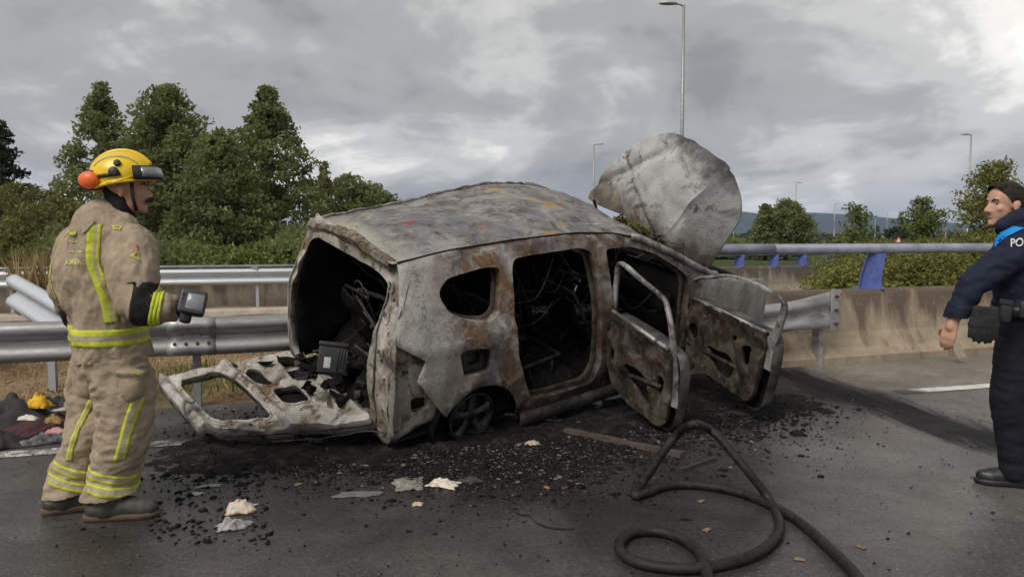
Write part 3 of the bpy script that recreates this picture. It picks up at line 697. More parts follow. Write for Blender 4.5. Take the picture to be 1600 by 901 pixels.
# a few white houses on the slope, far away
M_HOUSE = plain('white render', (.7, .68, .64), .8, 0, .1, .2); M_ROOF = plain('terracotta roof', (.3, .11, .06), .8, 0, .2, .3); M_GLASSD = plain('dark window', (.03, .035, .04), .2)
for i, (u, Y) in enumerate(((1287, 900), (1299, 950), (1318, 820), (1352, 980), (1478, 900))):
    p = at(u, 372, Y); h_ = tag(empty('house', (p.x, p.y, -.3)), 'tiny white house with a tiled roof under the hills', 'house', 'houses under the hills')
    mesh_obj('wall', *box(0, 0, 3, 11, 8, 6), M_HOUSE, h_, False)
    mesh_obj('roof', [(-6, -4.6, 6.05), (6, -4.6, 6.05), (6, 4.6, 6.05), (-6, 4.6, 6.05), (-5, 0, 8.4), (5, 0, 8.4)], [(0, 1, 5, 4), (2, 3, 4, 5), (0, 4, 3), (1, 2, 5), (0, 3, 2, 1)], M_ROOF, h_, False)
    for wx in (-3, 0, 3): mesh_obj('window', *box(wx, -4.03, 3.6, 1.2, .1, 1.4), M_GLASSD, h_, False)

# dry grass along the verge
def blades(name, P, hgts, mat, w=.006, lean=.35):
    n = len(P); a = rng.uniform(0, 2*math.pi, n); l = np.abs(rng.normal(size=n))*lean*hgts; w_ = w*(.6+.8*rng.random(n))
    dx, dy = np.cos(a), np.sin(a); b = rng.uniform(0, 2*math.pi, n); sx_, sy_ = np.cos(b)*w_, np.sin(b)*w_
    z0 = P[:, 2]; V = np.zeros((n, 5, 3), np.float32)
    V[:, 0] = np.stack([P[:, 0]-sx_, P[:, 1]-sy_, z0], 1); V[:, 1] = np.stack([P[:, 0]+sx_, P[:, 1]+sy_, z0], 1)
    mx_, my_ = P[:, 0]+dx*l*.35, P[:, 1]+dy*l*.35; V[:, 2] = np.stack([mx_+sx_*.8, my_+sy_*.8, z0+hgts*.6], 1); V[:, 3] = np.stack([P[:, 0]+dx*l, P[:, 1]+dy*l, z0+hgts], 1); V[:, 4] = np.stack([mx_-sx_*.8, my_-sy_*.8, z0+hgts*.6], 1)
    me = bpy.data.meshes.new(name); me.vertices.add(5*n); me.vertices.foreach_set('co', V.ravel()); me.loops.add(5*n); me.loops.foreach_set('vertex_index', np.arange(5*n, dtype=np.int32))
    me.polygons.add(n); me.polygons.foreach_set('loop_start', np.arange(0, 5*n, 5, dtype=np.int32)); me.update(calc_edges=True)
    t_ = me.attributes.new('tint', 'FLOAT', 'FACE'); t_.data.foreach_set('value', rng.random(n).astype(np.float32)); me.materials.append(mat)
    return put(bpy.data.objects.new(name, me))
rng = np.random.default_rng(11)
def scatter(n, x0, x1, d0, d1, clus):
    c = np.stack([rng.uniform(x0, x1, clus), rng.uniform(d0, d1, clus)], 1); k = rng.integers(0, clus, n); q = c[k]+rng.normal(size=(n, 2))*.12
    q[:, 1] = np.clip(q[:, 1], d0, d1+.3); X = q[:, 0]; return np.stack([X+RN.x*q[:, 1], 6.95+.36*X+RN.y*q[:, 1], np.full(n, .02)], 1)
tag(blades('dry_grass', scatter(20000, -9, .9, .25, 5.5, 1500), rng.uniform(.015, .06, 20000), L_DRY, .005, .9), 'short dry straw and grass on the verge behind the near rail', 'grass', kind='stuff')
tag(blades('rough_grass', np.concatenate([scatter(6000, -8, -4.7, .5, 3.0, 110), scatter(700, -3.2, -1.8, .5, 2.0, 22)]), np.concatenate([rng.uniform(.08, .26, 6000), rng.uniform(.04, .12, 700)]), L_GRASS), 'tufts of yellow green grass behind the near rail', 'grass', kind='stuff')
Q = np.array([tuple(at(rng.uniform(20, 120), 372, rng.uniform(12.3, 13.2)))[:2]+(.0,) for _ in range(420)])
tag(blades('tall_dry_grass', Q, rng.uniform(.7, 1.35, 420), L_DRY, .012, .25), 'tall dry seed stalks standing by the distant rail', 'grass', kind='stuff')
# ------------------------------------------------------------------ the burnt car
def burnt(name, a, b, rust, soot, rust_amt=.5, soot_amt=.4, scale=2.2, seed=0., metal=.25, blue=0., rough=.7, zone=None, warm=None, ash=.35, bumpd=.006, sootz=None, spec=.22, rw=.08):
    k = N(name); L = (seed*3.1, seed*1.7, seed*2.3)
    n1 = k.noise(scale, 9, .62, .9, loc=L); n2 = k.noise(scale*2.3, 9, .66, .6, loc=(L[1]+4, L[2], L[0])); n3 = k.noise(scale*1.1, 8, .6, .7, loc=(L[2], L[0]+9, 1)); f = k.noise(70, 5, .7); g_ = k.noise(19, 8, .7, .4)
    c = k.mix(k.step(n1, .42, .58), a, b)
    zf = zone(k) if zone else 1.
    r_ = k.step(n2, .66-.25*rust_amt-rw/2, .66-.25*rust_amt+rw/2); r_ = k.math('MULTIPLY', r_, zf) if zone else r_
    rc = k.mix(k.step(g_, .40, .60), rust, tuple(q*.38 for q in rust))
    c = k.mix(k.math('MULTIPLY', r_, .9), c, rc)
    if blue:
        c = k.mix(k.math('MULTIPLY', k.math('MULTIPLY', k.step(k.noise(scale*1.7, 7, .6, .5, loc=(L[0]+2, 8, 3)), .54, .58), blue), zf), c, (.085, .105, .15))
    if warm: c = warm(k, c)
    sm = k.step(n3, .66-.22*soot_amt, .80-.22*soot_amt)
    if sootz: sm = k.math('MAXIMUM', sm, sootz(k))
    c = k.mix(k.math('MULTIPLY', sm, .88), c, soot)
    vor = k.n('ShaderNodeTexVoronoi', feature='DISTANCE_TO_EDGE'); vor.inputs['Scale'].default_value = 9
    wv = k.n('ShaderNodeVectorMath', operation='MULTIPLY_ADD'); k.set(wv.inputs[0], k.n('ShaderNodeTexNoise').outputs[1]); 
    nzv = k.n('ShaderNodeTexNoise'); nzv.inputs['Scale'].default_value = 6; nzv.inputs['Detail'].default_value = 5; k.set(nzv.inputs['Vector'], k.co)
    k.set(wv.inputs[0], nzv.outputs[1]); wv.inputs[1].default_value = (.5, .5, .5); k.set(wv.inputs[2], k.co); k.set(vor.inputs['Vector'], wv.outputs[0])
    crk = k.math('MULTIPLY', k.step(vor.outputs[0], .0, .035, 1, 0), k.step(n2, .46, .6))
    c = k.mix(k.math('MULTIPLY', crk, .65), c, tuple(q*.9+.01 for q in soot))
    c = k.mix(k.step(f, .56, .70, 0, .55), c, tuple(q*.25 for q in a)); c = k.mix(k.step(g_, .60, .68, 0, ash), c, tuple(min(.75, q*1.5+.05) for q in a))
    h = k.math('ADD', k.math('MULTIPLY', g_, .7), k.math('ADD', k.math('MULTIPLY', n2, .8), k.math('MULTIPLY', crk, -.4)))
    k.bump(k.math('ADD', h, k.math('MULTIPLY', f, .35)), .85, bumpd*1.6)
    return k.out(c, k.step(g_, .3, .7, rough-.15, min(1, rough+.15)), metal, spec)
SOOT = (.018, .017, .016)
zside = lambda k: k.math('MULTIPLY', k.step(k.math('ADD', k.xyz()[0], k.math('MULTIPLY', k.math('SUBTRACT', k.noise(3, 6, .6), .5), 1.1)), .42, .70, .06, 1.), k.step(k.xyz()[0], 3.0, 3.3, 1, .15))
def sootside(k):
    z = k.xyz(); n = k.math('MULTIPLY', k.math('SUBTRACT', k.noise(3.2, 8, .68, .5, loc=(3, 3, 3)), .5), 1.5)
    low = k.step(k.math('ADD', k.math('SUBTRACT', z[2], k.math('MULTIPLY', k.step(z[0], .9, 1.9), .35)), n), .10, .55, 1, 0)
    mid_ = k.math('MULTIPLY', k.step(k.math('ADD', z[0], n), 1.2, 2.0), k.step(k.noise(6, 8, .7, .5), .40, .60, 1, .25))
    return k.math('MULTIPLY', k.math('MAXIMUM', low, k.math('MULTIPLY', mid_, .8)), k.step(z[0], 3.0, 3.3, 1, .3))
M_SIDE = burnt('burnt side panel', (.52, .50, .465), (.35, .335, .31), (.21, .105, .042), SOOT, .95, .32, 2.4, 1., .2, .45, .65, zside, sootz=sootside, rw=.22)
def roofwarm(k, c):
    s = k.math('MULTIPLY', k.step(k.noise(3.0, 6, .6, .6, loc=(7, 2, 4)), .60, .63), k.step(k.noise(1.2, 3, .5, 0, loc=(1, 6, 2)), .46, .54))
    c = k.mix(k.math('MULTIPLY', s, .75), c, (.42, .24, .07))
    s2 = k.step(k.noise(3.4, 6, .6, .5, loc=(3, 12, 4)), .645, .67); c = k.mix(k.math('MULTIPLY', s2, .7), c, (.30, .055, .035))
    st = k.step(k.noise(5., 4, .6, .1, sc=(.25, 3.2, 1), loc=(2, 0, 0)), .66, .69); c = k.mix(k.math('MULTIPLY', st, .7), c, (.55, .53, .50))
    return k.mix(k.step(k.xyz()[0], .26, .50, .8, 0), c, (.42, .39, .34))
M_ROOFC = burnt('burnt roof skin', (.29, .28, .265), (.17, .17, .175), (.17, .12, .08), SOOT, .36, .20, 3.4, 5., .2, .22, .65, None, roofwarm, .22, rw=.18)
M_REAR = burnt('burnt rear frame', (.47, .44, .39), (.27, .25, .215), (.22, .135, .06), SOOT, .40, .42, 3., 8., .2, 0, .75)
M_HEAD = burnt('burnt roof header', (.27, .24, .20), (.13, .11, .085), (.19, .115, .05), SOOT, .55, .6, 5., 9., .2, 0, .75)
M_DOOR = burnt('burnt door inner skin', (.135, .12, .095), (.06, .05, .038), (.10, .058, .028), SOOT, .45, .75, 4., 11., .3, 0, .6, None, None, .6)
M_DOOREDGE = burnt('bare door frame metal', (.40, .39, .38), (.15, .145, .14), (.11, .075, .045), SOOT, .25, .62, 4., 14., .45, 0, .5)
M_DOOROUT = burnt('scorched door outer skin', (.12, .116, .112), (.045, .044, .042), (.08, .05, .03), SOOT, .3, .6, 2.5, 15., .4, 0, .5)
def bonwarm(k, c):
    z = k.xyz(); m = k.math('ADD', k.math('MULTIPLY', z[2], 1.0), k.math('MULTIPLY', z[1], -.38))
    w_ = k.step(k.math('ADD', m, k.math('MULTIPLY', k.math('SUBTRACT', k.noise(4, 8, .7), .5), .6)), 1.30, 1.55, 1, 0)
    c = k.mix(k.math('MULTIPLY', w_, .85), c, k.mix(k.step(k.noise(9, 7, .7), .42, .58), (.16, .115, .065), (.045, .036, .026)))
    tp = k.math('SUBTRACT', k.math('MULTIPLY', z[2], .9), k.math('MULTIPLY', z[1], .50)); tp = k.math('ADD', tp, k.math('MULTIPLY', k.math('SUBTRACT', k.noise(7, 9, .72), .5), .5))
    return k.mix(k.math('MULTIPLY', k.step(tp, 1.86, 2.02), .82), c, (.055, .053, .052))
M_BON = burnt('ash white bonnet', (.46, .455, .445), (.36, .355, .345), (.19, .15, .11), (.06, .058, .056), .10, .26, 2.4, 21., .1, 0, .8, None, bonwarm, .3)
M_TAIL = burnt('burnt tailgate inner skin', (.48, .455, .415), (.29, .27, .24), (.23, .145, .07), SOOT, .40, .56, 3.2, 27., .25, 0, .65)
M_INT = burnt('charred interior', (.014, .0135, .013), (.008, .0078, .0075), (.022, .016, .012), (.006, .006, .006), .3, .4, 5., 31., 0, 0, .9, None, None, .10, spec=.06)
M_WIRE = burnt('scorched bare steel', (.075, .073, .07), (.03, .029, .028), (.06, .04, .025), (.01, .01, .01), .3, .5, 9., 33., .5, 0, .55, None, None, .6)
M_RIM = burnt('burnt alloy rim', (.10, .098, .095), (.045, .044, .042), (.08, .06, .045), SOOT, .2, .4, 5., 35., .5, 0, .5)
M_CHAR = plain('charcoal and ash', (.020, .019, .018), .95, 0, .7, 26, 1., .02, .08)

CAR = tag(empty('burnt_car'), 'burnt out car wreck with doors open and bonnet raised, tilted over the guard rail', 'car')
CAR.matrix_world = Matrix.Translation((-1.39151964, 5.33620082, -.12525257)) @ Matrix.Rotation(R(38.16588), 4, 'Z') @ Matrix.Rotation(R(-6.0054), 4, 'Y') @ Matrix.Rotation(R(13.06845), 4, 'X')
CM = CAR.matrix_world.copy()
interp = np.interp
def wid(z): return float(interp(z, [.2, .45, .75, 1.0, 1.25, 1.45, 1.6], [.80, .85, .865, .85, .78, .70, .62]))
def hw(x, z): return wid(z)-.05*max(0, (.5-x)/.5)**2-(.16*max(0, (x-3.7)/.75)**2)
def dent(x, z, s=0): return .012*fbm((x, z, s), 2.2, 3, 4)+.006*fbm((x, z, s), 9, 2, 8)
def side_fn(sgn):
    def fn(x, z):
        y = hw(x, z)+dent(x, z, sgn)
        # pressed crease above the arch and below the window
        y += .012*math.exp(-((z-.98-.04*(x-.5))/.025)**2)*(1 if x < 1.1 else 0)+.022*math.exp(-((math.hypot(x-.78, z-.33)-.34)/.03)**2)*(1 if z > .35 else 0)
        return Vector((x, sgn*y, z))
    return fn
def arch(cx, cz, r, a0, a1, n=10): return [(cx+r*math.cos(R(a0+(a1-a0)*i/n)), cz+r*math.sin(R(a0+(a1-a0)*i/n))) for i in range(n+1)]
ROOFN = [(.23, 1.54), (.62, 1.57), (1.16, 1.58), (1.77, 1.57), (2.17, 1.53), (2.44, 1.47), (2.79, 1.32), (3.05, 1.19), (3.3, 1.08)]
OUT = ROOFN+[(3.5, 1.04), (4.1, .93), (4.38, .78), (4.45, .5), (4.4, .33), (4.02, .3)]+arch(3.6, .30, .37, 0, 180)+[(3.2, .25), (2.2, .25), (1.2, .25), (1.15, .30)]+arch(.78, .31, .345, 5, 148)+[(.27, .80), (.33, .93), (.12, 1.07), (.19, 1.29), (.22, 1.45)]
QWIN = round_loop([(.47, 1.33), (.55, 1.41), (.70, 1.43), (.86, 1.445), (1.0, 1.43), (.995, 1.34), (.94, 1.13), (.86, 1.09), (.69, 1.12), (.53, 1.20)], 2)
RDOOR = round_loop([(1.13, 1.47), (1.47, 1.475), (1.76, 1.475), (1.88, 1.44), (1.91, 1.16), (1.93, .81), (1.95, .53), (1.88, .39), (1.51, .39), (1.25, .42), (1.17, .60), (1.09, .80), (1.07, 1.07), (1.09, 1.35)], 2)
FDOOR = round_loop([(2.02, 1.44), (2.31, 1.425), (2.55, 1.355), (2.84, 1.20), (2.97, 1.10), (2.96, .85), (2.98, .5), (2.94, .38), (2.7, .36), (2.2, .36), (2.06, .40), (2.04, .8), (2.03, 1.2)], 2)
FUEL = round_loop([(.59, .935), (.71, .945), (.84, .915), (.85, .82), (.845, .75), (.73, .745), (.62, .75)], 2)
for sgn in (-1, 1):
    fn = side_fn(sgn)
    panel('side_panel', OUT if sgn < 0 else OUT[:-6]+[(.46, .45), (.12, .36), (.10, .65), (.12, 1.07), (.19, 1.29), (.22, 1.45)], [QWIN, RDOOR, FDOOR]+([FUEL] if sgn < 0 else []), .05, fn, M_SIDE, CAR, .006,
          lambda x, z, fn=fn, s=sgn: fn(x, z)+Vector((0, -s*.055, 0)))
# inner door apertures and pillars seen through the openings: a second skin set inwards, closed on the far side
def inner_fn(sgn): return lambda x, z: Vector((x, sgn*(hw(x, z)-.10), z))
for sgn in (-1, 1):
    shrink = lambda L, f=.955: [(sum(p[0] for p in L)/len(L)+(q[0]-sum(p[0] for p in L)/len(L))*f, sum(p[1] for p in L)/len(L)+(q[1]-sum(p[1] for p in L)/len(L))*f) for q in L]
    panel('inner_side_frame', [(p[0]*.985+.02, p[1]*.975+.015) for p in OUT[:8]]+[(3.2, .4), (3.2, .27), (1.2, .27)]+arch(.78, .31, .36, 8, 150)+([(.3, .8), (.3, 1.2)] if sgn < 0 else [(.30, .42), (.15, .42), (.13, .8), (.17, 1.2)]),
          [shrink(QWIN, .93), shrink(RDOOR), shrink(FDOOR)] if sgn < 0 else [], .09, inner_fn(sgn), M_INT if sgn > 0 else M_DOOR, CAR, .004)  # far side: solid dark sheet added to keep out light from its windows
# filler pocket
V, Fs = [], []
panel('fuel_pocket', FUEL, [round_loop([(.69, .90), (.79, .89), (.79, .80), (.69, .80)], 2)], .03, lambda x, z: side_fn(-1)(x, z)+Vector((0, .05, 0)), M_WIRE, CAR, .003, lambda x, z: side_fn(-1)(x, z)+Vector((0, .12, 0)))
# sill
V, Fs = [], []
for x in np.linspace(1.16, 3.18, 24):
    for y, z in ((-.80, .33), (-.845, .30), (-.845, .235), (-.81, .195), (-.74, .19)): V.append(Vector((x, y+.008*fbm((x, z, 0), 3, 2), z+.01*fbm((x, y, 1), 2.5, 2))))
for i in range(23):
    for j in range(4): a = i*5+j; Fs.append((a, a+5, a+6, a+1))
mesh_obj('sill', V, Fs, M_DOOROUT, CAR).modifiers.new('t', 'SOLIDIFY').thickness = .01
# roof and what is left of the windscreen
NZ = lambda x: float(interp(x, [p[0] for p in ROOFN], [p[1] for p in ROOFN]))
FZ = lambda x: float(interp(x, [.2, .58, 1.04, 1.4, 1.8, 2.08, 2.47, 2.89, 3.26], [1.53, 1.575, 1.615, 1.67, 1.715, 1.705, 1.65, 1.50, 1.31]))
def roof_pt(x, y):
    t = (y+.66)/1.32; tt = min(1, max(0, t)); z = NZ(x)*(1-tt**.8)+FZ(x)*tt**.8+.055*math.sin(math.pi*tt)*(1 if x < 2.6 else .8)
    hwn = wid(min(1.6, NZ(x)))
    b = .020*fbm((x, y*1.4, 0), 2.1, 3, 2)+.010*fbm((x, y, 3), 8, 2, 6)
    b -= .02*math.exp(-((x-.45-.1*y)/.05)**2)
    edge = min(1, (1-abs(2*tt-1))*6); return Vector((x+.02*math.sin(y*4), -hwn+2*hwn*tt if True else y, z+b*edge+.0*y))
def grid(name, xs, ys, fn, mat, parent, thick=.006):
    V = [fn(x, y) for x in xs for y in ys]; m = len(ys); Fs = [(i*m+j, (i+1)*m+j, (i+1)*m+j+1, i*m+j+1) for i in range(len(xs)-1) for j in range(m-1)]
    o = mesh_obj(name, V, Fs, mat, parent); md = o.modifiers.new('t', 'SOLIDIFY'); md.thickness = thick; md.offset = 0; return o
grid('roof', np.linspace(.20, 2.52, 90), np.linspace(-.66, .66, 54), roof_pt, M_ROOFC, CAR)
# drip channel along the near roof edge
V, Fs = tube([roof_pt(x, -.655)+Vector((0, -.004, .004)) for x in np.linspace(.24, 2.5, 40)], .006, 6); mesh_obj('roof_channel', V, Fs, M_INT, CAR)
def ws_pt(x, y):
    p = roof_pt(x, y); p.z -= .012+.05*math.exp(-((y+.1)/.35)**2)*max(0, (x-2.5)); return p
panel('windscreen', [(2.50, -.60), (2.50, .62), (3.22, .62), (3.18, .35), (3.0, .22), (2.92, .0), (2.78, -.12), (2.80, -.3), (2.66, -.42), (2.62, -.58)], [], .06, ws_pt, M_ROOFC, CAR, .005)
for s in (-1, 1):
    pts = [roof_pt(x, s*.655)+Vector((0, s*.01, 0)) for x in np.linspace(2.35, 3.34, 12)]
    V, Fs = tube(pts, .032, 8); mesh_obj('front_pillar', V, Fs, M_DOOREDGE if s < 0 else M_ROOFC, CAR)
# crumpled trim clinging to the far roof edge
pp = [roof_pt(x, .655)+Vector((0, 0, .012+.018*fbm((x, 0, 0), 9, 3))) for x in np.linspace(.22, 2.3, 70)]
V, Fs = tube(pp, [.010+.012*abs(fbm((i*.3, 0, 2), 1, 2)) for i in range(70)], 6); mesh_obj('roof_rail', V, Fs, M_ROOFC, CAR)

# rear frame around the load bay
RX = lambda z: float(interp(z, [.3, .65, 1.07, 1.3, 1.54, 1.6], [.13, .10, .12, .19, .25, .27]))
def rear_fn(y, z):
    s = abs(y)/max(.1, wid(z)); zz = z+(.06*(y+.6)/1.2 if z > 1.45 else 0)
    rib = .022*math.sin(z*30)*math.exp(-((abs(y)-.70)/.05)**2)
    return Vector((RX(z)+.05*max(0, s-.8)**1*2+.012*fbm((y, z, 5), 5, 3)+rib*.6, y, zz))
RO = [(-.60, 1.545), (.60, 1.545), (.68, 1.45), (.755, 1.28), (.83, 1.05), (.85, .75), (.83, .45), (.76, .33), (-.72, .33), (-.80, .42), (-.83, .75), (-.81, 1.05), (-.745, 1.28), (-.675, 1.45)]
RH = round_loop([(-.47, 1.43), (.50, 1.45), (.62, 1.40), (.70, 1.18), (.80, .95), (.825, .70), (.78, .46), (.60, .42), (-.46, .44), (-.54, .55), (-.50, .72), (-.50, .85), (-.56, 1.10), (-.62, 1.28), (-.58, 1.39)], 2)
BOLT = [round_loop([(x-.022, z-.018), (x+.022, z-.018), (x+.022, z+.018), (x-.022, z+.018)], 1) for x, z in ((-.36, 1.49), (.02, 1.49), (.38, 1.49))]
BOLT += [fillet([(y_-.012, z_-.014), (y_+.012, z_-.014), (y_+.012, z_+.014), (y_-.012, z_+.014)], .009, 2) for y_, z_ in ((-.66, 1.30), (-.70, 1.10), (-.66, .90), (-.72, .80), (-.64, .66), (-.72, .58), (-.62, .42), (-.30, .385), (.05, .385), (.35, .38))]
panel('rear_frame', RO, [RH]+BOLT, .035, rear_fn, M_REAR, CAR, .006, lambda y, z: rear_fn(y, z)+Vector((.05, 0, 0)))
# lamp seat and inner structure exposed where the bumper and lamp burnt away
def lampseat(x, z):
    return Vector((x, -(hw(x, z)-.07+.02*math.sin(z*22)*(.5-x)+.012*fbm((x, z, 2), 7, 3)), z))
panel('rear_inner_quarter', [(.14, 1.06), (.36, .93), (.50, .62), (.46, .45), (.30, .42), (.12, .33), (.11, .7)], [round_loop([(.25, .66), (.40, .64), (.41, .54), (.28, .53)], 2), round_loop([(.20, .86), (.25, .86), (.25, .81), (.20, .81)], 1)], .03, lampseat, M_REAR, CAR, .005, lambda x, z: lampseat(x, z)+Vector((0, .05, 0)))
for (yy, zz, rr) in ((-.66, 1.20, .035), (-.69, .97, .03), (-.62, 1.38, .03)):
    c = rear_fn(yy, zz); V, Fs = tube([c+Vector((-.012, rr*math.cos(a), rr*1.3*math.sin(a))) for a in np.linspace(0, 6.0, 14)], .007, 6); mesh_obj('lamp_bracket', V, Fs, M_REAR, CAR)
V, Fs = tube([rear_fn(-.60, z)+Vector((-.012, .0, 0)) for z in np.linspace(.36, 1.4, 30)], [.006+.004*abs(fbm((i*.4, 0, 0), 1, 2)) for i in range(30)], 6); mesh_obj('seal_flange', V, Fs, M_DOOREDGE, CAR)
V, Fs = tube([rear_fn(-.74+.0*z, z)+Vector((-.0, -.03, 0)) for z in np.linspace(.36, 1.46, 30)], .004, 6); mesh_obj('panel_seam', V, Fs, M_DOOREDGE, CAR)
# buckled roof header above the opening
V, Fs = [], []
hy = np.linspace(-.6, .62, 40)
for y in hy:
    q = roof_pt(.22, y*1.05); nzv_ = fbm((y, 0, 0), 5, 3, 2)
    for dx, dz in ((.03, .008), (-.018, .0), (-.026-.010*nzv_, -.022), (-.012, -.05-.014*nzv_), (.02, -.06)): V.append(q+Vector((dx, 0, dz+.010*fbm((y, dz*9, 1), 9, 2))))
for i in range(39):
    for j in range(4): a = i*5+j; Fs.append((a, a+1, a+6, a+5))
mesh_obj('roof_header', V, Fs, M_HEAD, CAR, False).modifiers.new('t', 'SOLIDIFY').thickness = .006
# floor, bulkheads, dashboard, far inner trim
grid('floor', np.linspace(.14, 3.25, 40), np.linspace(-.78, .78, 24), lambda x, y: Vector((x, y, .36+.02*fbm((x, y, 0), 5, 3)+(.10 if abs(y) < .14 and x > 1. else 0))), M_INT, CAR, .01)
grid('bulkhead', np.linspace(0, 1, 10), np.linspace(-.78, .78, 12), lambda t, y: Vector((3.25+.08*t, y, .3+.70*t)), M_INT, CAR, .01)
grid('roof_lining', np.linspace(.26, 2.5, 30), np.linspace(-.64, .64, 16), lambda x, y: roof_pt(x, y)-Vector((0, 0, .03)), M_INT, CAR, .004)
for s in (-1, 1):
    V = [Vector((.78+a_, s*(.60+b_), .36)) for a_ in () for b_ in ()]
    pr = arch(.78, .31, .37, 0, 180, 12); V, Fs = [], []
    for x, z in pr: V += [Vector((x, s*.84, z)), Vector((x, s*.52, z))]
    Fs = [(2*i, 2*i+2, 2*i+3, 2*i+1) for i in range(12)]+[tuple(2*i+1 for i in range(13))]
    mesh_obj('wheel_housing', V, Fs, M_INT, CAR).modifiers.new('t', 'SOLIDIFY').thickness = .006
    pr = arch(3.6, .30, .38, 0, 180, 12); V = []
    for x, z in pr: V += [Vector((x, s*.82, z)), Vector((x, s*.5, z))]
    mesh_obj('wheel_housing', V, Fs, M_INT, CAR).modifiers.new('t', 'SOLIDIFY').thickness = .006
dash = [tube([(2.95+.1*math.sin(y*3), y, .86+.05*fbm((y, 0, 0), 4, 2)) for y in np.linspace(-.72, .72, 20)], [.10+.03*fbm((y*7, 1, 0), 1, 2) for y in np.linspace(-.72, .72, 20)], 10),
        tube([(2.75, y, .78+.03*fbm((y, 3, 0), 6, 2)) for y in np.linspace(-.70, .70, 16)], .022, 7)]
mesh_obj('dashboard', *join(*dash), M_INT, CAR)
V, Fs = tube([(2.55-.05*math.sin(a), .36+.18*math.cos(a), .90+.18*math.sin(a)) for a in np.linspace(0, 2*math.pi, 24, endpoint=False)], .012, 7, closed=True); V2, F2 = tube([(2.55, .36, .9), (2.95, .36, .78)], .02, 7)
mesh_obj('steering_wheel', *join((V, Fs), (V2, F2)), M_WIRE, CAR)
# bare seat frames
def seat(x, y, back=25, w=.44, h=.55, fold=0):
    ang = R(back); bx, bz = -math.sin(ang), math.cos(ang); P = []
    rail = [Vector((x, y-w/2, .58)), Vector((x+bx*h*.9, y-w/2+.02, .58+bz*h*.9)), Vector((x+bx*h, y-w/2+.08, .58+bz*h)), Vector((x+bx*h, y+w/2-.08, .58+bz*h)), Vector((x+bx*h*.9, y+w/2-.02, .58+bz*h*.9)), Vector((x, y+w/2, .58))]
    P.append(tube(smooth_path(rail, 5), .014, 7))
    for k in range(1, 7):
        t = k/7; a = Vector((x+bx*h*t, y-w/2, .58+bz*h*t)); P.append(tube(smooth_path([a, a+Vector((-.03, w*.3, .02*random.uniform(-1, 1))), a+Vector((-.03, w*.7, .02*random.uniform(-1, 1))), a+Vector((0, w, 0))], 3), .0045, 5))
    for k in (.3, .5, .7): P.append(tube([Vector((x, y-w/2+w*k, .56)), Vector((x+bx*h, y-w/2+w*k, .58+bz*h))], .004, 5))
    base = [Vector((x, y-w/2, .55)), Vector((x+.42, y-w/2+.02, .58)), Vector((x+.47, y-w/2+.07, .58)), Vector((x+.47, y+w/2-.07, .58)), Vector((x+.42, y+w/2-.02, .58)), Vector((x, y+w/2, .55))]
    P.append(tube(smooth_path(base, 4), .014, 7, closed=False))
    for k in range(1, 6): P.append(tube([Vector((x+.46*k/6, y-w/2, .555)), Vector((x+.46*k/6+.01, y, .53)), Vector((x+.46*k/6, y+w/2, .555))], .0045, 5))
    for dx in (.03, .38):
        for s in (-1, 1): P.append(tube([Vector((x+dx, y+s*w*.46, .56)), Vector((x+dx, y+s*w*.46, .36))], .014, 6))
    o = mesh_obj('seat_frame', *join(*P), M_WIRE, CAR)
    V, Fs, vv = [], [], 8
    for i in range(vv+1):
        for j in range(vv+1):
            t, s = i/vv, j/vv-.5; V.append(Vector((x+bx*h*t-.035+.05*fbm((t*3, s*3, x), 1.3, 3), y+s*w*.9, .6+bz*h*t*.92+.02*fbm((t*4, s*4, y), 1, 2))))
    for i in range(vv):
        for j in range(vv): a = i*(vv+1)+j; Fs.append((a, a+1, a+vv+2, a+vv+1))
    mesh_obj('seat_back_panel', V, Fs, M_INT, o).modifiers.new('t', 'SOLIDIFY').thickness = .02
    return o
seat(2.12, -.38, 28); seat(2.1, .38, 26); seat(1.28, -.40, 22); seat(1.3, .05, 25); seat(1.28, .46, 24); seat(.62, .35, 20, .40, .48); seat(.62, -.28, 62, .40, .46)
# hanging wires and fallen strips
def strands(name, n, x0, x1, y0, y1, z0, z1, rad, mat, seed, sag=.25, ln=.5):
    rr = random.Random(seed); P = []
    for _ in range(n):
        a = Vector((rr.uniform(x0, x1), rr.uniform(y0, y1), rr.uniform(z0, z1))); d = Vector((rr.gauss(0, 1), rr.gauss(0, 1), rr.gauss(-.4, .8))).normalized()*ln*rr.uniform(.4, 1.2)
        b = a+d; b.x = min(max(b.x, x0), x1); b.y = min(max(b.y, y0), y1); b.z = max(b.z, .38); m_ = a.lerp(b, .5)+Vector((rr.uniform(-.08, .08), rr.uniform(-.08, .08), -sag*rr.random()*.5)); m_.z = max(m_.z, .38)
        P.append(tube(smooth_path([a, m_, b], 5), rad*rr.uniform(.6, 1.4), 5))
    return mesh_obj(name, *join(*P), mat, CAR)
tag(strands('wiring', 42, .3, 1.0, -.6, .6, .5, 1.4, .004, M_WIRE, 3), kind='stuff'); tag(strands('wiring', 60, 1.05, 1.95, -.62, .6, .42, 1.25, .004, M_WIRE, 4), kind='stuff'); tag(strands('wiring', 60, 2.05, 3.0, -.66, .6, .42, 1.1, .005, M_WIRE, 5), kind='stuff')
for a, b, r in (((.34, .10, 1.13), (.62, -.22, .98), .020), ((.30, -.18, .95), (.5, -.52, .88), .022), ((.34, .12, 1.08), (.40, -.35, .68), .010), ((.36, .05, .98), (.45, -.42, .60), .008), ((.30, -.12, .80), (.38, -.48, .56), .008), ((.32, -.25, .90), (.4, -.5, .78), .008)):
    V, Fs = tube(smooth_path([a, (Vector(a)+Vector(b))/2+Vector((0, 0, .03)), b], 6), r, 8); mesh_obj('bent_strut', V, Fs, M_WIRE, CAR)
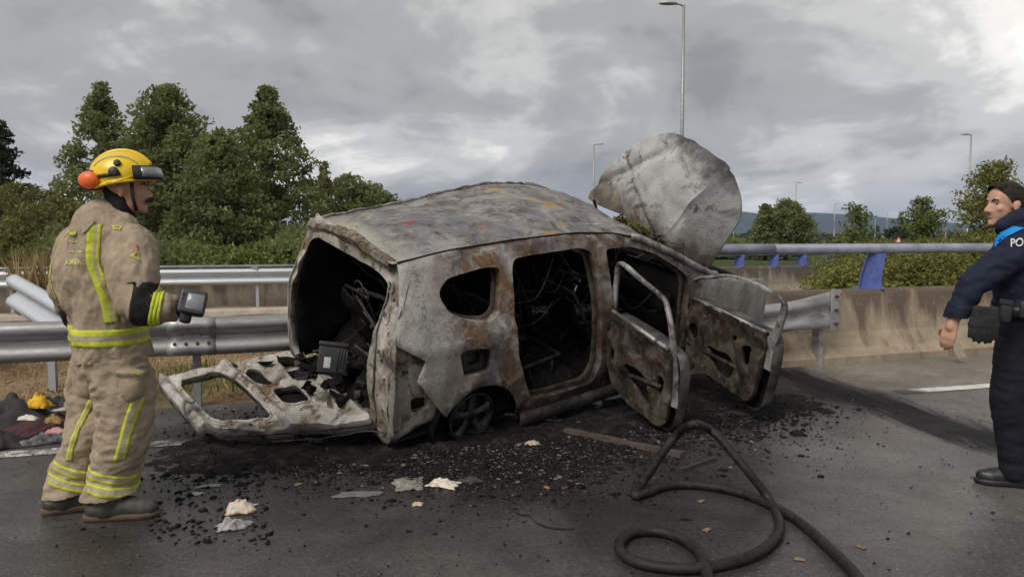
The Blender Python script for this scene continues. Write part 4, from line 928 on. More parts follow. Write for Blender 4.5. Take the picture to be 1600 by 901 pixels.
for y, z in ((.06, 1.15), (-.02, 1.12)):
    V, Fs = tube([(.33, y+.07*math.cos(a), z+.06*math.sin(a)) for a in np.linspace(.2, 3.2, 12)], .006, 6); mesh_obj('hanger_loop', V, Fs, M_WIRE, CAR)
# ash and charred remains on the floors
def heap(name, x0, x1, y0, y1, z, amp, mat, seed, n=46):
    return grid(name, np.linspace(x0, x1, n), np.linspace(y0, y1, n), lambda x, y: Vector((x, y, z+amp*max(-.1, (.35+fbm((x, y, seed), 4, 3, seed)+.5*fbm((x, y, seed), 13, 3, seed+2)))*min(1, 6*(x-x0)/(x1-x0), 6*(x1-x)/(x1-x0), 6*(y-y0)/(y1-y0), 6*(y1-y)/(y1-y0)))), mat, CAR, .01)
heap('ash_heap', .10, .95, -.55, .66, .42, .17, M_CHAR, 2.); heap('ash_heap', 1.0, 1.98, -.76, .6, .37, .15, M_CHAR, 5.); heap('ash_heap', 2.0, 3.2, -.74, .6, .37, .15, M_CHAR, 8.)
for i in range(26):
    rr = random.Random(i+40); sx_, sy_, sz_ = rr.uniform(.03, .1), rr.uniform(.03, .09), rr.uniform(.01, .04)
    Mt = Matrix.LocRotScale(Vector((rr.uniform(.08, .5), rr.uniform(-.5, .5), .50+rr.uniform(0, .06))), Euler((rr.uniform(-.8, .8), rr.uniform(-.8, .8), rr.uniform(0, 6))), None)
    V, Fs = box(0, 0, 0, sx_, sy_, sz_, Mt); V = [v+Vector((rr.uniform(-.012, .012), rr.uniform(-.012, .012), rr.uniform(-.01, .01))) for v in V]; mesh_obj('charred_piece', V, Fs, (M_WIRE, M_INT, M_TAIL)[i % 3 if i % 4 else 0], CAR, False)
# engine bay leftovers and front end
grid('front_panel', np.linspace(0, 1, 12), np.linspace(-.68, .68, 20), lambda t, y: Vector((4.42-.16*(abs(y)/.68)**3-.06*t, y, .34+.48*t+.02*fbm((y, t, 0), 4, 2))), M_DOOROUT, CAR, .01)
eng = [box(3.75, .05, .62, .5, .6, .4), box(3.7, -.35, .66, .3, .25, .3), box(4.15, 0, .6, .06, 1.1, .38), box(3.4, .2, .85, .12, .9, .14)]
mesh_obj('engine', *join(*eng), M_INT, CAR, False)
V, Fs = tube([(3.28, y, 1.03+.03*math.cos(y*2)+.02*fbm((y, 0, 0), 6, 2)) for y in np.linspace(-.7, .72, 24)], [.035+.012*fbm((y*5, 0, 0), 1, 2) for y in np.linspace(-.7, .72, 24)], 8); mesh_obj('cowl', V, Fs, M_INT, CAR)
rr = random.Random(5); P = []
for i in range(26):
    a = Vector((rr.uniform(3.0, 3.4), rr.uniform(-.6, .6), 1.08+rr.uniform(0, .1))); P.append(tube(smooth_path([a, a+Vector((rr.uniform(-.1, .15), rr.uniform(-.2, .2), rr.uniform(.03, .22))), a+Vector((rr.uniform(-.2, .2), rr.uniform(-.3, .3), rr.uniform(-.02, .12)))], 5), rr.uniform(.004, .012), 5))
tag(mesh_obj('cowl_wiring', *join(*P), M_WIRE, CAR), kind='stuff')
V, Fs = tube(smooth_path([(3.0, -.3, 1.24), (3.2, -.05, 1.22), (3.36, .5, 1.2)], 8), .012, 6); mesh_obj('wiper_arm', V, Fs, M_WIRE, CAR)

# wheels
def wheel(x, y, z, s, steer=0):
    w = empty('wheel'); w.parent = CAR; w.location = (x, y, z); w.scale = (.84, .84, .84); w.rotation_euler = (R(4), 0, R(steer)+(0 if s < 0 else math.pi))
    V, Fs = [], []; prof = [(.205, -.085), (.215, -.08), (.213, -.06), (.195, -.045), (.185, .06), (.21, .085), (.20, .09), (.17, .06)]; n = 40
    for i in range(n):
        t = 2*math.pi*i/n
        for r_, d in prof: V.append(Vector((r_*math.cos(t), d, r_*math.sin(t))))
    m = len(prof)
    for i in range(n):
        for j in range(m-1): a = i*m+j; b_ = ((i+1) % n)*m+j; Fs.append((a, b_, b_+1, a+1))
    mesh_obj('rim', V, Fs, M_RIM, w).modifiers.new('t', 'SOLIDIFY').thickness = .006
    for k in range(5):
        t = 2*math.pi*k/5+.3; d = Vector((math.cos(t), 0, math.sin(t))); q = Vector((-math.sin(t), 0, math.cos(t))); V, Fs = [], []
        for r_, hw_, dy in ((.03, .040, -.055), (.09, .030, -.062), (.15, .034, -.068), (.192, .056, -.070)):
            for a_, b_ in ((-1, 0), (-.55, -.014), (.55, -.014), (1, 0), (.8, .022), (-.8, .022)): V.append(d*r_+q*hw_*a_+Vector((0, dy+b_, 0)))
        for i in range(3):
            for j in range(6): a = i*6+j; b_ = i*6+(j+1) % 6; Fs.append((a, b_, b_+6, a+6))
        mesh_obj('spoke', V, Fs, M_RIM, w)
    V, Fs = tube([(0, -.075, 0), (0, -.03, 0)], [.045, .055], 16); mesh_obj('hub', V, Fs, M_WIRE, w)
    V, Fs = tube([(0, -.02, 0), (0, 0, 0)], .135, 24); mesh_obj('brake_disc', V, Fs, M_WIRE, w)
    return w
wheel(.745, -.745, .405, -1); wheel(.78, .72, .30, 1); wheel(3.58, -.72, .30, -1, 8); wheel(3.6, .72, .30, 1, 5)

# raised, buckled bonnet (outline in the car's cross plane, bent back and folded at its right edge)
BO = [(0.896, 1.428), (0.841, 1.584), (0.741, 1.769), (0.572, 1.948), (0.367, 2.093), (0.119, 2.189), (-0.057, 2.187), (-0.289, 2.13), (-0.504, 2.051), (-0.588, 1.969), (-0.649, 1.814), (-0.691, 1.643), (-0.692, 1.494), (-0.63, 1.305), (-0.567, 1.141), (-0.508, 1.005), (-0.454, 1.025), (-0.387, 1.108), (-0.217, 1.229), (0.031, 1.297), (0.296, 1.353), (0.582, 1.385)]
BO = [Vector((p.x, p.y)) for p in smooth_path([(a_, b_, 0) for a_, b_ in BO], 2, True)]
def bon_fn(y, z):
    t = (z-1.1)/1.1; cre = -y-.40-.22*(z-1.6)
    x = 3.36+.26*t*t+.08*t-.13*math.sin(max(0, min(1, (y+.95)/1.8))*math.pi)*min(1, t*1.3)
    x += 1.15*cre if cre > 0 else 0
    r2 = -y+.05-.9*(z-1.75); x += .05*max(0, .12-abs(r2))*min(1, max(0, (2.1-z)*3))*2.2         # pressed rib
    x += .018*fbm((y, z, 0), 1.8, 2, 3)+.005*fbm((y, z, 1), 9, 2, 5)
    for a_, b_, c_, w_, h_ in ((.55, 1.0, 2.04, .07, .040), (-1.1, 1.0, 1.30, .06, .030), (1.6, 1.0, .98, .05, -.026)): x += h_*max(0, 1-abs(a_*y+b_*z-c_)/w_)          # bent creases
    x += .045*math.exp(-((y-.50)/.10)**2-((z-1.70)/.10)**2)+.03*math.exp(-((y+.30)/.10)**2-((z-1.50)/.14)**2)
    return Vector((x, y, z))
bon = panel('bonnet', BO, [], .03, bon_fn, M_BON, CAR, .004, None, None, lambda y, z: bon_fn(y, z)+Vector((.022, 0, 0)))
V, Fs = tube(smooth_path([(3.42, .72, 1.10), (3.40, .74, 1.3), (3.36, .78, 1.44)], 5), .014, 6); mesh_obj('hinge', V, Fs, M_INT, bon)
V, Fs = tube(smooth_path([(3.42, -.62, 1.0), (3.40, -.63, 1.05), (3.38, -.66, 1.12)], 5), .018, 6); mesh_obj('hinge', V, Fs, M_INT, bon)

# open doors. u runs from the hinge to the trailing edge, z as on the body
def door(name, hx, hy, phi, skin, frame, holes, outer, lab):
    a = R(phi); U = Vector((-math.cos(a), -math.sin(a), 0)); W = Vector((math.sin(a), -math.cos(a), 0)); H = Vector((hx, hy, 0))     # W points to the outer face
    d = empty(name); d.parent = CAR; d['label'] = lab
    at_ = lambda u, z, w=0.: H+U*u+Vector((0, 0, z))+W*w
    bow = lambda u, z: .02*math.sin(z*3)+.014*fbm((u*1.5, z*1.5, hx), 2.6, 3, hx)+.010*fbm((u, z, hx), 11, 2, 2)+.022*max(-1, min(1, 3*math.sin(u*8+z*5)))*math.exp(-((z-.70)/.13)**4)-.012*max(-1, min(1, 6*math.sin((z-.2)*26)))*math.exp(-((z-.88)/.06)**4)
    holes = holes+[fillet([(u_-.011, z_-.010), (u_+.011, z_-.010), (u_+.011, z_+.010), (u_-.011, z_+.010)], .008, 2) for u_, z_ in PIN[name]]
    panel('inner_skin', skin, holes, .03, lambda u, z: at_(u, z, bow(u, z)), M_DOOR, d, .005, lambda u, z: at_(u, z, bow(u, z)+.035), None, lambda u, z: at_(u, z, .05))
    panel('outer_skin', outer, [], .05, lambda u, z: at_(u, z, .115+.03*math.sin((z-.3)*2.6)+.012*fbm((u, z, 2), 4, 2)), M_DOOROUT, d, .006, None, None, lambda u, z: at_(u, z, .055))
    fp = smooth_path([at_(u, z, .06) for u, z in frame], 6); V, Fs = [], []; nf = len(fp)
    for i, p in enumerate(fp):
        dd = (fp[min(i+1, nf-1)]-fp[max(i-1, 0)]).normalized(); side_ = dd.cross(W).normalized(); side_ = side_ if side_.dot(U*.6+Vector((0, 0, 1))) > 0 else -side_
        tt = i/(nf-1); wd = .014+.008*fbm((i*.3, hx, 0), .5, 2)+(.045*max(0, (tt-.62)/.38)); dp = .013
        for a_, b_ in ((-wd*.8, -dp), (wd*.3, -dp*.9), (wd, -dp*.2), (wd*.9, dp), (-wd*.2, dp*1.1), (-wd*.8, dp*.4)): V.append(p+side_*a_+W*b_)
    for i in range(nf-1):
        for k_ in range(6): x_ = i*6+k_; y_ = i*6+(k_+1) % 6; Fs.append((x_, x_+6, y_+6, y_))
    Fs += [tuple(range(6)), tuple(range((nf-1)*6, nf*6))[::-1]]
    wf = mesh_obj('window_frame', V, Fs, M_DOOREDGE, d); wf.data.set_sharp_from_angle(angle=R(30))
    fp2 = [p+W*.03-Vector((0, 0, .012)) for p in fp]; V, Fs = tube(fp2, .006, 6); mesh_obj('glass_channel', V, Fs, M_DOOROUT, d)
    u0, z0 = min(skin, key=lambda p: (p[0] > .2, -p[1])); 
    tops = [p for p in skin if p[1] > .70]
    V, Fs = tube([at_(u, z, .02) for u, z in BELT[name]], .017, 7); mesh_obj('belt_rail', V, Fs, M_DOOREDGE, d)
    V, Fs = tube([at_(u, z, .035) for u, z in [(BELT[name][0][0]+.05, .52), (BELT[name][1][0]-.04, .62)]], .02, 6); mesh_obj('impact_bar', V, Fs, M_WIRE, d)
    for z in (.5, .85): mesh_obj('hinge', *box(0, 0, 0, .07, .06, .06, Matrix.Translation(at_(-.01, z, .02)) @ Matrix.Rotation(a, 4, 'Z')), M_WIRE, d, False)
    return d
PIN = {'rear_door': [(.10, .52), (.18, .90), (.34, .86), (.52, .82), (.66, .80), (.20, .62), (.20, .50), (.34, .42), (.46, .38), (.64, .40), (.71, .62)], 'front_door': [(.06, .84), (.24, .86), (.42, .88), (.58, .88), (.84, .92), (.97, .86), (.28, .55), (.30, .45), (.54, .40), (.78, .44), (.95, .60), (.96, .48), (.10, .50), (.50, .72)]}
BELT = {'rear_door': [(.03, .985), (.70, .93)], 'front_door': [(.0, .93), (1.02, 1.0)]}
door('rear_door', 1.99, -.84, 80, round_loop([(.02, .98), (.40, .955), (.72, .90), (.75, .75), (.77, .55), (.765, .39), (.71, .335), (.40, .34), (.10, .42), (.02, .60)], 1),
     [(.0, .95), (-.02, 1.2), (.0, 1.36), (.25, 1.315), (.50, 1.26), (.57, 1.22), (.66, 1.06), (.71, .90), (.76, .70), (.775, .52)],
     [round_loop([(.26, .66), (.38, .66), (.50, .58), (.60, .46), (.56, .42), (.44, .46), (.32, .54)], 2), round_loop([(.60, .70), (.68, .68), (.67, .55), (.62, .58)], 2), round_loop([(.08, .72), (.14, .70), (.14, .58), (.08, .60)], 2)],
     round_loop([(.02, .96), (.45, .95), (.77, .90), (.82, .78), (.835, .55), (.815, .37), (.76, .31), (.30, .31), (.06, .38)], 1), 'open rear side door with bare window frame')
door('front_door', 2.98, -.83, 70, round_loop([(-.01, .93), (.40, .97), (1.0, 1.0), (1.04, .88), (1.03, .66), (1.0, .455), (.93, .395), (.36, .385), (.08, .43), (.0, .58)], 1),
     [(-.02, .92), (-.03, 1.07), (.2, 1.17), (.43, 1.25), (.70, 1.285), (.91, 1.29), (1.07, 1.275), (1.12, 1.22), (1.10, 1.05), (1.05, .92), (1.04, .72)],
     [round_loop([(.10, .74), (.20, .75), (.22, .62), (.12, .58), (.07, .66)], 2), round_loop([(.34, .64), (.46, .62), (.60, .66), (.76, .60), (.70, .47), (.54, .45), (.40, .52)], 2), round_loop([(.80, .82), (.92, .84), (.93, .70), (.84, .66)], 2), round_loop([(.66, .84), (.72, .85), (.72, .79), (.66, .78)], 1)],
     round_loop([(.0, .92), (.5, .97), (1.05, .99), (1.10, .90), (1.11, .70), (1.08, .42), (1.01, .35), (.40, .335), (.08, .40)], 1), 'open front side door with holes in its inner skin')

# control box lying in the load bay
bx = tag(empty('control_box', (-1.30, 5.22, .40)), 'black ribbed plastic box with a white sticker lying in the load bay', 'box'); bx.rotation_euler = (R(-6), R(8), R(14))
M_BOX = plain('black plastic', (.035, .035, .036), .45, 0, .4, 20)
rbox('case', (.20, .15, .19), M_BOX, bx, (0, 0, .14), (0, 0, 0), .012); rbox('lid', (.21, .16, .03), M_BOX, bx, (0, 0, .25), (0, 0, 0), .008)
for i in range(4): rbox('rib', (.008, .012, .15), M_BOX, bx, (.035+.02*i, -.079, .14), (0, 0, 0), .002, 1)
mesh_obj('sticker', *box(-.035, -.0775, .12, .045, .003, .075), plain('paper white', (.6, .6, .58), .7), bx, False); rbox('clip', (.07, .05, .035), M_WIRE, bx, (.08, -.06, .06), (0, .3, .2), .006)

# ------------------------------------------------------------------ tailgate torn down on the ground
T4, T3, T1, T2 = Vector((-.90, 4.80, .17)), Vector((-1.72, 5.62, .50)), Vector((-2.02, 4.83, .05)), Vector((-2.76, 5.68, .27))
def tg(s, t, h=0.):
    p = T4.lerp(T3, t).lerp(T1.lerp(T2, t), s); n = (T3-T4).cross(T1-T4).normalized(); n = n if n.z > 0 else -n
    return p+n*h
TG = tag(empty('car_tailgate', (-1.8, 5.0, 0)), 'burnt tailgate lying open behind the car with an empty window frame', 'tailgate')
def tg_h(s, t):
    h = .03*math.sin(math.pi*t)+.028*fbm((s, t, 0), 4, 3, 3)+.010*fbm((s, t, 2), 14, 2, 4)
    h += .045*math.exp(-((s-.47)/.03)**2)+.03*math.exp(-((min(t, 1-t)-.06)/.03)**2)+.05*math.exp(-((s-.955)/.03)**2)-.03*math.exp(-((t-.72)/.10)**2-((s-.28)/.14)**2)
    return h+.05
tfn = lambda s, t: tg(s, t, tg_h(s, t))-TG.location
TO = round_loop([(.0, .02), (.0, .98), (.25, 1.0), (.60, .98), (.93, .95), (1.0, .88), (1.0, .12), (.93, .04), (.60, .01), (.25, .0)], 1)
WIN = round_loop([(.53, .12), (.51, .35), (.51, .65), (.53, .88), (.84, .86), (.89, .78), (.89, .22), (.84, .13)], 2)
H1 = round_loop([(.30, .56), (.30, .82), (.36, .86), (.42, .80), (.42, .58), (.36, .54)], 2); H2 = round_loop([(.22, .26), (.20, .46), (.26, .50), (.38, .48), (.40, .30), (.34, .25)], 2); H3 = round_loop([(.40, .90), (.40, .935), (.44, .935), (.44, .90)], 1); H4 = round_loop([(.43, .42), (.43, .46), (.46, .46), (.46, .42)], 1)
HS = [fillet([(s_-.010, t_-.009), (s_+.010, t_-.009), (s_+.010, t_+.009), (s_-.010, t_+.009)], .008, 2) for s_, t_ in ((.46, .15), (.46, .28), (.47, .60), (.465, .74), (.46, .88), (.16, .08), (.30, .07), (.10, .92), (.22, .93), (.33, .94), (.94, .25), (.945, .5), (.94, .75), (.16, .56), (.12, .33), (.33, .18), (.70, .05), (.70, .955))]
ts = panel('inner_skin', TO, [WIN, H1, H2, H3, H4]+HS, .028, tfn, M_TAIL, TG, .006, lambda s, t: tg(s, t, tg_h(s, t)-.045)-TG.location, None, lambda s, t: tg(s+(s-.5)*.03, t+(t-.5)*.03, max(-.03, tg_h(s, t)-.085))-TG.location)
for L, nm, rad in ((WIN, 'window_rim', .011), (H1, 'opening_rim', .008), (H2, 'opening_rim', .010)):
    V, Fs = tube([tfn(*(p*1.0))+Vector((0, 0, .006)) for p in resample(round_loop(L, 0), .03)], rad, 6, closed=True); mesh_obj(nm, V, Fs, M_TAIL, TG)
panel('outer_skin', TO, [WIN], .05, lambda s, t: tg(s*1.02-.01, t*1.03-.015, .012+.02*fbm((s, t, 4), 4, 2))-TG.location, M_INT, TG, .005)
rr = random.Random(9)
lp = [tg(s, -.03, .0)-TG.location+Vector((0, -.02, -.02+.02*fbm((s, 0, 0), 4, 2))) for s in np.linspace(-.12, .62, 24)]
V, Fs = tube(lp, .006, 5); mesh_obj('hanging_strip', V, Fs, M_WIRE, TG)
for i in range(26):
    s, t = abs(rr.gauss(.02, .10)), rr.uniform(.15, .85); q = tfn(s, t)+Vector((0, 0, .03)); Mt = Matrix.LocRotScale(q, Euler((rr.uniform(-.6, .6), rr.uniform(-.6, .6), rr.uniform(0, 6))), None)
    V, Fs = box(0, 0, 0, rr.uniform(.04, .13), rr.uniform(.03, .09), rr.uniform(.01, .05), Mt); V = [v+Vector((rr.uniform(-.02, .02), rr.uniform(-.02, .02), rr.uniform(-.012, .012))) for v in V]
    tag(mesh_obj('charred_fragment', [v+TG.location for v in V], Fs, (M_INT, M_WIRE, M_TAIL)[i % 3 if i % 2 else 0], None, False), 'charred flake among the ash on the inner side of the tailgate', 'debris', 'charred flakes on the tailgate')
# ------------------------------------------------------------------ people
def fabric(name, col, var=.25, scale=16, rough=.9, dirt=None, weave=300):
    k = N(name); n = k.noise(scale, 6, .6); b_ = k.noise(3.2, 6, .6, .3); w = k.noise(weave, 2, .5)
    c = k.mix(k.step(n, .3, .7), tuple(q*(1-var) for q in col), tuple(min(1, q*(1+var)) for q in col))
    if dirt: c = k.mix(k.step(b_, .48, .68, 0, .65), c, dirt)
    cr2 = k.noise(34, 5, .65, 1.2); k.bump(k.math('ADD', k.math('MULTIPLY', cr2, .8), k.math('ADD', n, k.math('MULTIPLY', w, .4))), .7, .010); return k.out(c, rough, 0, .25)
M_TAN = fabric('tan turnout cloth', (.36, .285, .205), .18, 14, .9, (.23, .175, .125)); M_YEL = fabric('lime reflective tape', (.55, .60, .05), .2, 25, .6, (.33, .34, .06)); M_SIL = fabric('tan silver tape', (.42, .36, .24), .2, 25, .5)
M_BLK = fabric('black cloth', (.018, .018, .020), .4, 20, .85); M_GLOVE = fabric('black glove leather', (.022, .022, .024), .4, 30, .6)
M_NAVY = fabric('navy softshell cloth', (.012, .017, .036), .3, 10, .75); M_NAVYT = fabric('dark navy trousers', (.011, .012, .019), .3, 12, .85); M_CYAN = fabric('bright blue shoulder cloth', (.02, .28, .72), .1, 20, .7)
M_BOOT = plain('worn dark boot leather', (.045, .046, .036), .6, 0, .4, 22); M_SOLE = plain('boot sole rubber', (.11, .075, .05), .9, 0, .4, 20); M_SHOE = plain('black shoe leather', (.02, .02, .022), .5, 0, .3, 20)
M_HELM = plain('yellow helmet shell', (.78, .53, .012), .32, 0, .08, 8, .08, .002); M_ORG = plain('orange ear protector', (.85, .15, .03), .4, 0, .1, 8, .1); M_DK = plain('black rubber', (.02, .02, .022), .5, 0, .3, 20)
M_VIS = plain('smoked visor', (.25, .25, .26), .12, .3, .2, 8); M_GREY = plain('grey reflective helmet band', (.40, .38, .30), .5, .1, .15, 20); M_SCR = plain('dull screen', (.22, .23, .25), .25, 0, .1, 10)
def skin_mat(name, col):
    k = N(name); n = k.noise(22, 6, .6); f = k.noise(140, 3, .6); c = k.mix(k.step(n, .35, .68), tuple(q*.85 for q in col), (col[0]*1.1, col[1]*.98, col[2]*.92))
    k.b.inputs['Subsurface Weight'].default_value = .08; k.b.inputs['Subsurface Radius'].default_value = (.02, .008, .004); k.bump(f, .15, .002); return k.out(c, .55, 0, .35)
M_SKIN1 = skin_mat('weathered skin', (.50, .28, .20)); M_SKIN2 = skin_mat('fair skin', (.52, .31, .23)); M_HAIR = fabric('dark hair', (.022, .014, .010), .5, 60, .6, None, 200); M_EYE = plain('eye', (.03, .02, .018), .2); M_LIP = plain('lip', (.36, .15, .12), .5)
M_TXT = plain('lime lettering', (.60, .62, .18), .7); M_TXT2 = plain('silver lettering', (.62, .56, .54), .5)

def head_parts(c, f, chin=.0, nose=1., tall=1.):
    # c centre of the skull, f forward; returns the pieces of one continuous head and neck
    f = Vector(f).normalized(); up = Vector((0, 0, 1)); r = f.cross(up).normalized(); c = Vector(c); P = []
    q = lambda a, b, d: c+f*a+r*b+up*d
    yaw = math.atan2(f.y, f.x); e = lambda p, s: ('e', p, s, (0, 0, yaw))
    P += [e(q(-.005, 0, .035), (.098, .076, .092)), e(q(.035, 0, -.03), (.062, .060, .088)), e(q(.055, 0, -.085), (.036, .038, .030)), e(q(.075, 0, -.100), (.020, .024, .018)), e(q(.03, 0, -.070), (.055, .052, .04))]
    P += [('c', q(.088, 0, .012), .009, q(.112*nose, 0, -.030), .013), e(q(.104, .010, -.034), (.012, .009, .009)), e(q(.104, -.010, -.034), (.012, .009, .009))]
    P += [('c', q(.080, -.036, .026), .012, q(.080, .036, .026), .012), ('c', q(.064, -.042, -.020), .020, q(.070, -.036, -.024), .016), ('c', q(.064, .042, -.020), .020, q(.070, .036, -.024), .016)]
    P += [('c', q(.083, -.016, -.063), .008, q(.083, .016, -.063), .008), ('c', q(.080, -.014, -.077), .009, q(.080, .014, -.077), .009)]
    for s in (-1, 1): P += [e(q(-.008, s*.077, -.012), (.018, .009, .032)), e(q(-.016, s*.083, .004), (.014, .006, .018))]
    return P, q, f, r
def face_bits(o, q, r, eye=M_EYE, lip=True):
    for s in (-1, 1):
        bm = bmesh.new(); bmesh.ops.create_icosphere(bm, subdivisions=2, radius=.0105, matrix=Matrix.Translation(q(.0715, s*.031, .004))); bm_obj('eye', bm, M_EYE, o, True)
        V, Fs = tube([q(.092, s*.014, .024), q(.092, s*.032, .031), q(.078, s*.050, .026)], [.004, .0055, .003], 6); mesh_obj('eyebrow', V, Fs, M_HAIR, o)
    if lip: V, Fs = tube([q(.088, -.020, -.068), q(.0935, 0, -.067), q(.088, .020, -.068)], [.002, .0042, .002], 6); mesh_obj('lips', V, Fs, M_LIP, o)
def hand_parts(w, d, palm_n, curl, L=.085, th_side=1, s=1.):
    # wrist w, direction d, palm normal, finger bend; five unequal fingers
    w = Vector(w); d = Vector(d).normalized(); pn = Vector(palm_n); pn = (pn-d*pn.dot(d)).normalized(); sd = d.cross(pn).normalized()*th_side; P = []
    for k in range(4): a = (k-1.5)*.021*s; P.append(('c', w+sd*a*.7, .014*s, w+d*L*s+sd*a, .0125*s))
    for k, ln in enumerate((.068, .080, .074, .058)):
        p = w+d*L*s+sd*(1.5-k)*.021*s; dd = d.copy(); ln *= s
        for j, fr_ in enumerate((.45, .32, .23)):
            dd = (Matrix.Rotation(curl[j], 3, d.cross(pn)) @ dd).normalized() if True else dd
            n_ = p+dd*ln*fr_; P.append(('c', p, (.0098-.0008*j)*s, n_, (.0092-.001*j)*s)); p = n_
    p = w+d*.02*s+sd*.030*s; d1 = (d*.6+sd*.7+pn*.35).normalized(); n_ = p+d1*.042*s; P.append(('c', p, .014*s, n_, .011*s)); d2 = (d*.85+sd*.15+pn*.5).normalized(); P.append(('c', n_, .011*s, n_+d2*.032*s, .0095*s))
    return P

# ---------------- firefighter
YF = 3.75; A = lambda u, v, dy=0.: at(u, v, YF+dy)
f_t = Vector((.82, .57, 0)).normalized(); r_t = Vector((f_t.y, -f_t.x, 0))
ff = tag(empty('person', tuple(A(150, 805))[:2]+(0,)), 'firefighter in tan turnout gear and yellow helmet looking at a handheld camera', 'person')
ff_o = ff.location.copy(); S = lambda P: [tuple([q[0]]+[(x-ff_o if isinstance(x, Vector) else x) for x in q[1:]]) for q in P]
rel = lambda p: Vector(p)-ff_o
cT, cM, cW, cH = A(163, 372), A(165, 435), A(172, 505), A(172, 552)
hc = A(199, 297, .03); f_h = Vector((.985, .17, 0))
hp, hq, hf, hr = head_parts(hc, f_h)
shR, elR, wrR = A(204, 388, -.13), A(213, 474, -.24), A(263, 481, -.20); shL, elL, wrL = A(124, 388, .15), A(108, 450, .22), A(112, 500, .30)
neck = [('c', hc+Vector((-.02, 0, -.05)), .060, A(178, 350, .02), .066)]
core = hp+neck+[('c', cT+r_t*.10, .10, cM+r_t*.09, .10), ('c', cT-r_t*.10, .10, cM-r_t*.09, .10), ('c', cM, .12, cH, .12), ('c', shR, .06, elR, .05), ('c', elR, .05, wrR, .035), ('c', shL, .06, elL, .05), ('c', elL, .05, wrL, .035),
        ('c', A(178, 352, .02), .07, cT, .09), ('c', cT, .09, shR, .06), ('c', cT, .09, shL, .06), ('c', cH-r_t*.09, .09, A(145, 672, .06), .06), ('c', A(145, 672, .06), .06, A(106, 780, .05), .045), ('c', cH+r_t*.09, .09, A(193, 680, -.06), .06), ('c', A(193, 680, -.06), .06, A(170, 785, -.06), .045)]
body = blob('body', S(core), .0075, M_SKIN1, ff, 3)
face_bits(body, lambda a, b, d: rel(hq(a, b, d)), hr, lip=False)
mo = blob('moustache', S([('c', hq(.100, -.034, -.056), .008, hq(.114, -.004, -.046), .013), ('c', hq(.100, .034, -.058), .008, hq(.114, .004, -.046), .013)]), .004, M_HAIR, body, 2)
V, Fs = tube([rel(hq(.088, -.020, -.070)), rel(hq(.094, 0, -.069)), rel(hq(.088, .020, -.070))], [.002, .004, .002], 6); mesh_obj('lips', V, Fs, M_LIP, body)
tz = lambda p, a: p+Vector((0, 0, a))
jk = [('c', cT+r_t*.105, .150, cM+r_t*.085, .158), ('c', cT-r_t*.105, .150, cM-r_t*.085, .158), ('c', cM+r_t*.085, .158, cH+r_t*.085, .158), ('c', cM-r_t*.085, .158, cH-r_t*.085, .158), ('c', cH+r_t*.08+f_t*.03, .150, tz(cH+r_t*.08, -.10), .158), ('c', cH-r_t*.08, .15, tz(cH-r_t*.08, -.06), .158), ('c', cT+Vector((0, 0, .05)), .13, A(176, 352, .02), .092), ('e', cM-f_t*.03, (.19, .19, .26)),
      ('c', shR, .115, A(210, 432, -.20), .112), ('c', A(210, 432, -.20), .112, elR, .092), ('c', elR, .090, wrR, .064), ('c', shL, .11, elL, .09), ('c', elL, .085, A(110, 478, .27), .066)]
cutz = rel(A(170, 562)).z
jacket = blob('jacket', S(jk), .009, M_TAN, ff, 3, [(.012, 5., 3., (1, 1, .7)), (-.012, 7., 1., (1.1, 1.1, .5)), (-.006, 13., 4., (1.4, 1.4, .8)), (.002, 40., 5., (1, 1, 1))], [(Vector((0, 0, cutz)), Vector((.10, 0, -1)))])
jacket.modifiers.new('t', 'SOLIDIFY').thickness = .008
jb = bvh_of(jacket)
# collar
cc = A(181, 346, .02); V, Fs = [], []
for i in range(36):
    t = 2*math.pi*i/36; d = Vector((math.cos(t), math.sin(t), 0)); op = 1 if d.dot(f_t) < .75 else .75
    for rr_, h in ((.090, -.045), (.094, .0), (.088, .045), (.078, .048), (.080, -.03)): V.append(rel(cc+d*rr_*(1+.04*math.sin(5*t))*1.06+Vector((0, 0, h*op+.035*(-d.dot(f_t))*.5))))
for i in range(36):
    for j in range(4): a = i*5+j; b_ = ((i+1) % 36)*5+j; Fs.append((a, b_, b_+1, a+1))
collar = mesh_obj('collar', V, Fs, M_TAN, ff)
nk = blob('neck_hood', S([('c', hc+Vector((-.035, .0, -.062)), .074, A(182, 348, .02), .080), ('c', hc+Vector((-.055, 0, -.01)), .062, hc+Vector((-.03, 0, -.09)), .07)]), .009, M_BLK, ff, 3)
# belts of tape
Y, T_ = M_YEL, M_SIL
wc = rel(A(172, 520)); ribbon('reflective_belt', ring_rows(jb, wc, (0, 0, 1), .085, 6, (1, 0, 0), .5, 60), jb, [Y, T_], ff, .004, [0, 0, 1, 1, 0, 0], True)
def strap(name, pts, w, dirw, mats, bands, bvh, par, off=.005, o_=None, cast=(-.2, 1, 0)):
    P = smooth_path([rel(p) if o_ is None else p-o_ for p in pts], 7); D = Vector(dirw).normalized(); n = len(bands)
    return ribbon(name, [[p+D*w*(k/n-.5) for k in range(n+1)] for p in P], bvh, mats, par, off, bands, False, Vector(cast).normalized())
fz = Vector((.7, -.35, 0))
strap('reflective_strip', [A(160, 352, -.13), A(153, 368, -.19), A(148, 392, -.22), A(148, 415, -.23), A(155, 440, -.24), A(166, 470, -.24), A(172, 505, -.24)], .062, (1, 0, .1), [Y, T_], [0, 0, 1, 0], jb, ff)
strap('reflective_strip', [A(116, 358, -.05), A(100, 378, -.05), A(97, 405, -.05), A(102, 435, -.05), A(110, 465, -.05)], .045, (.6, -.6, .1), [Y, T_], [0, 1, 0], jb, ff, cast=(.5, .8, 0))
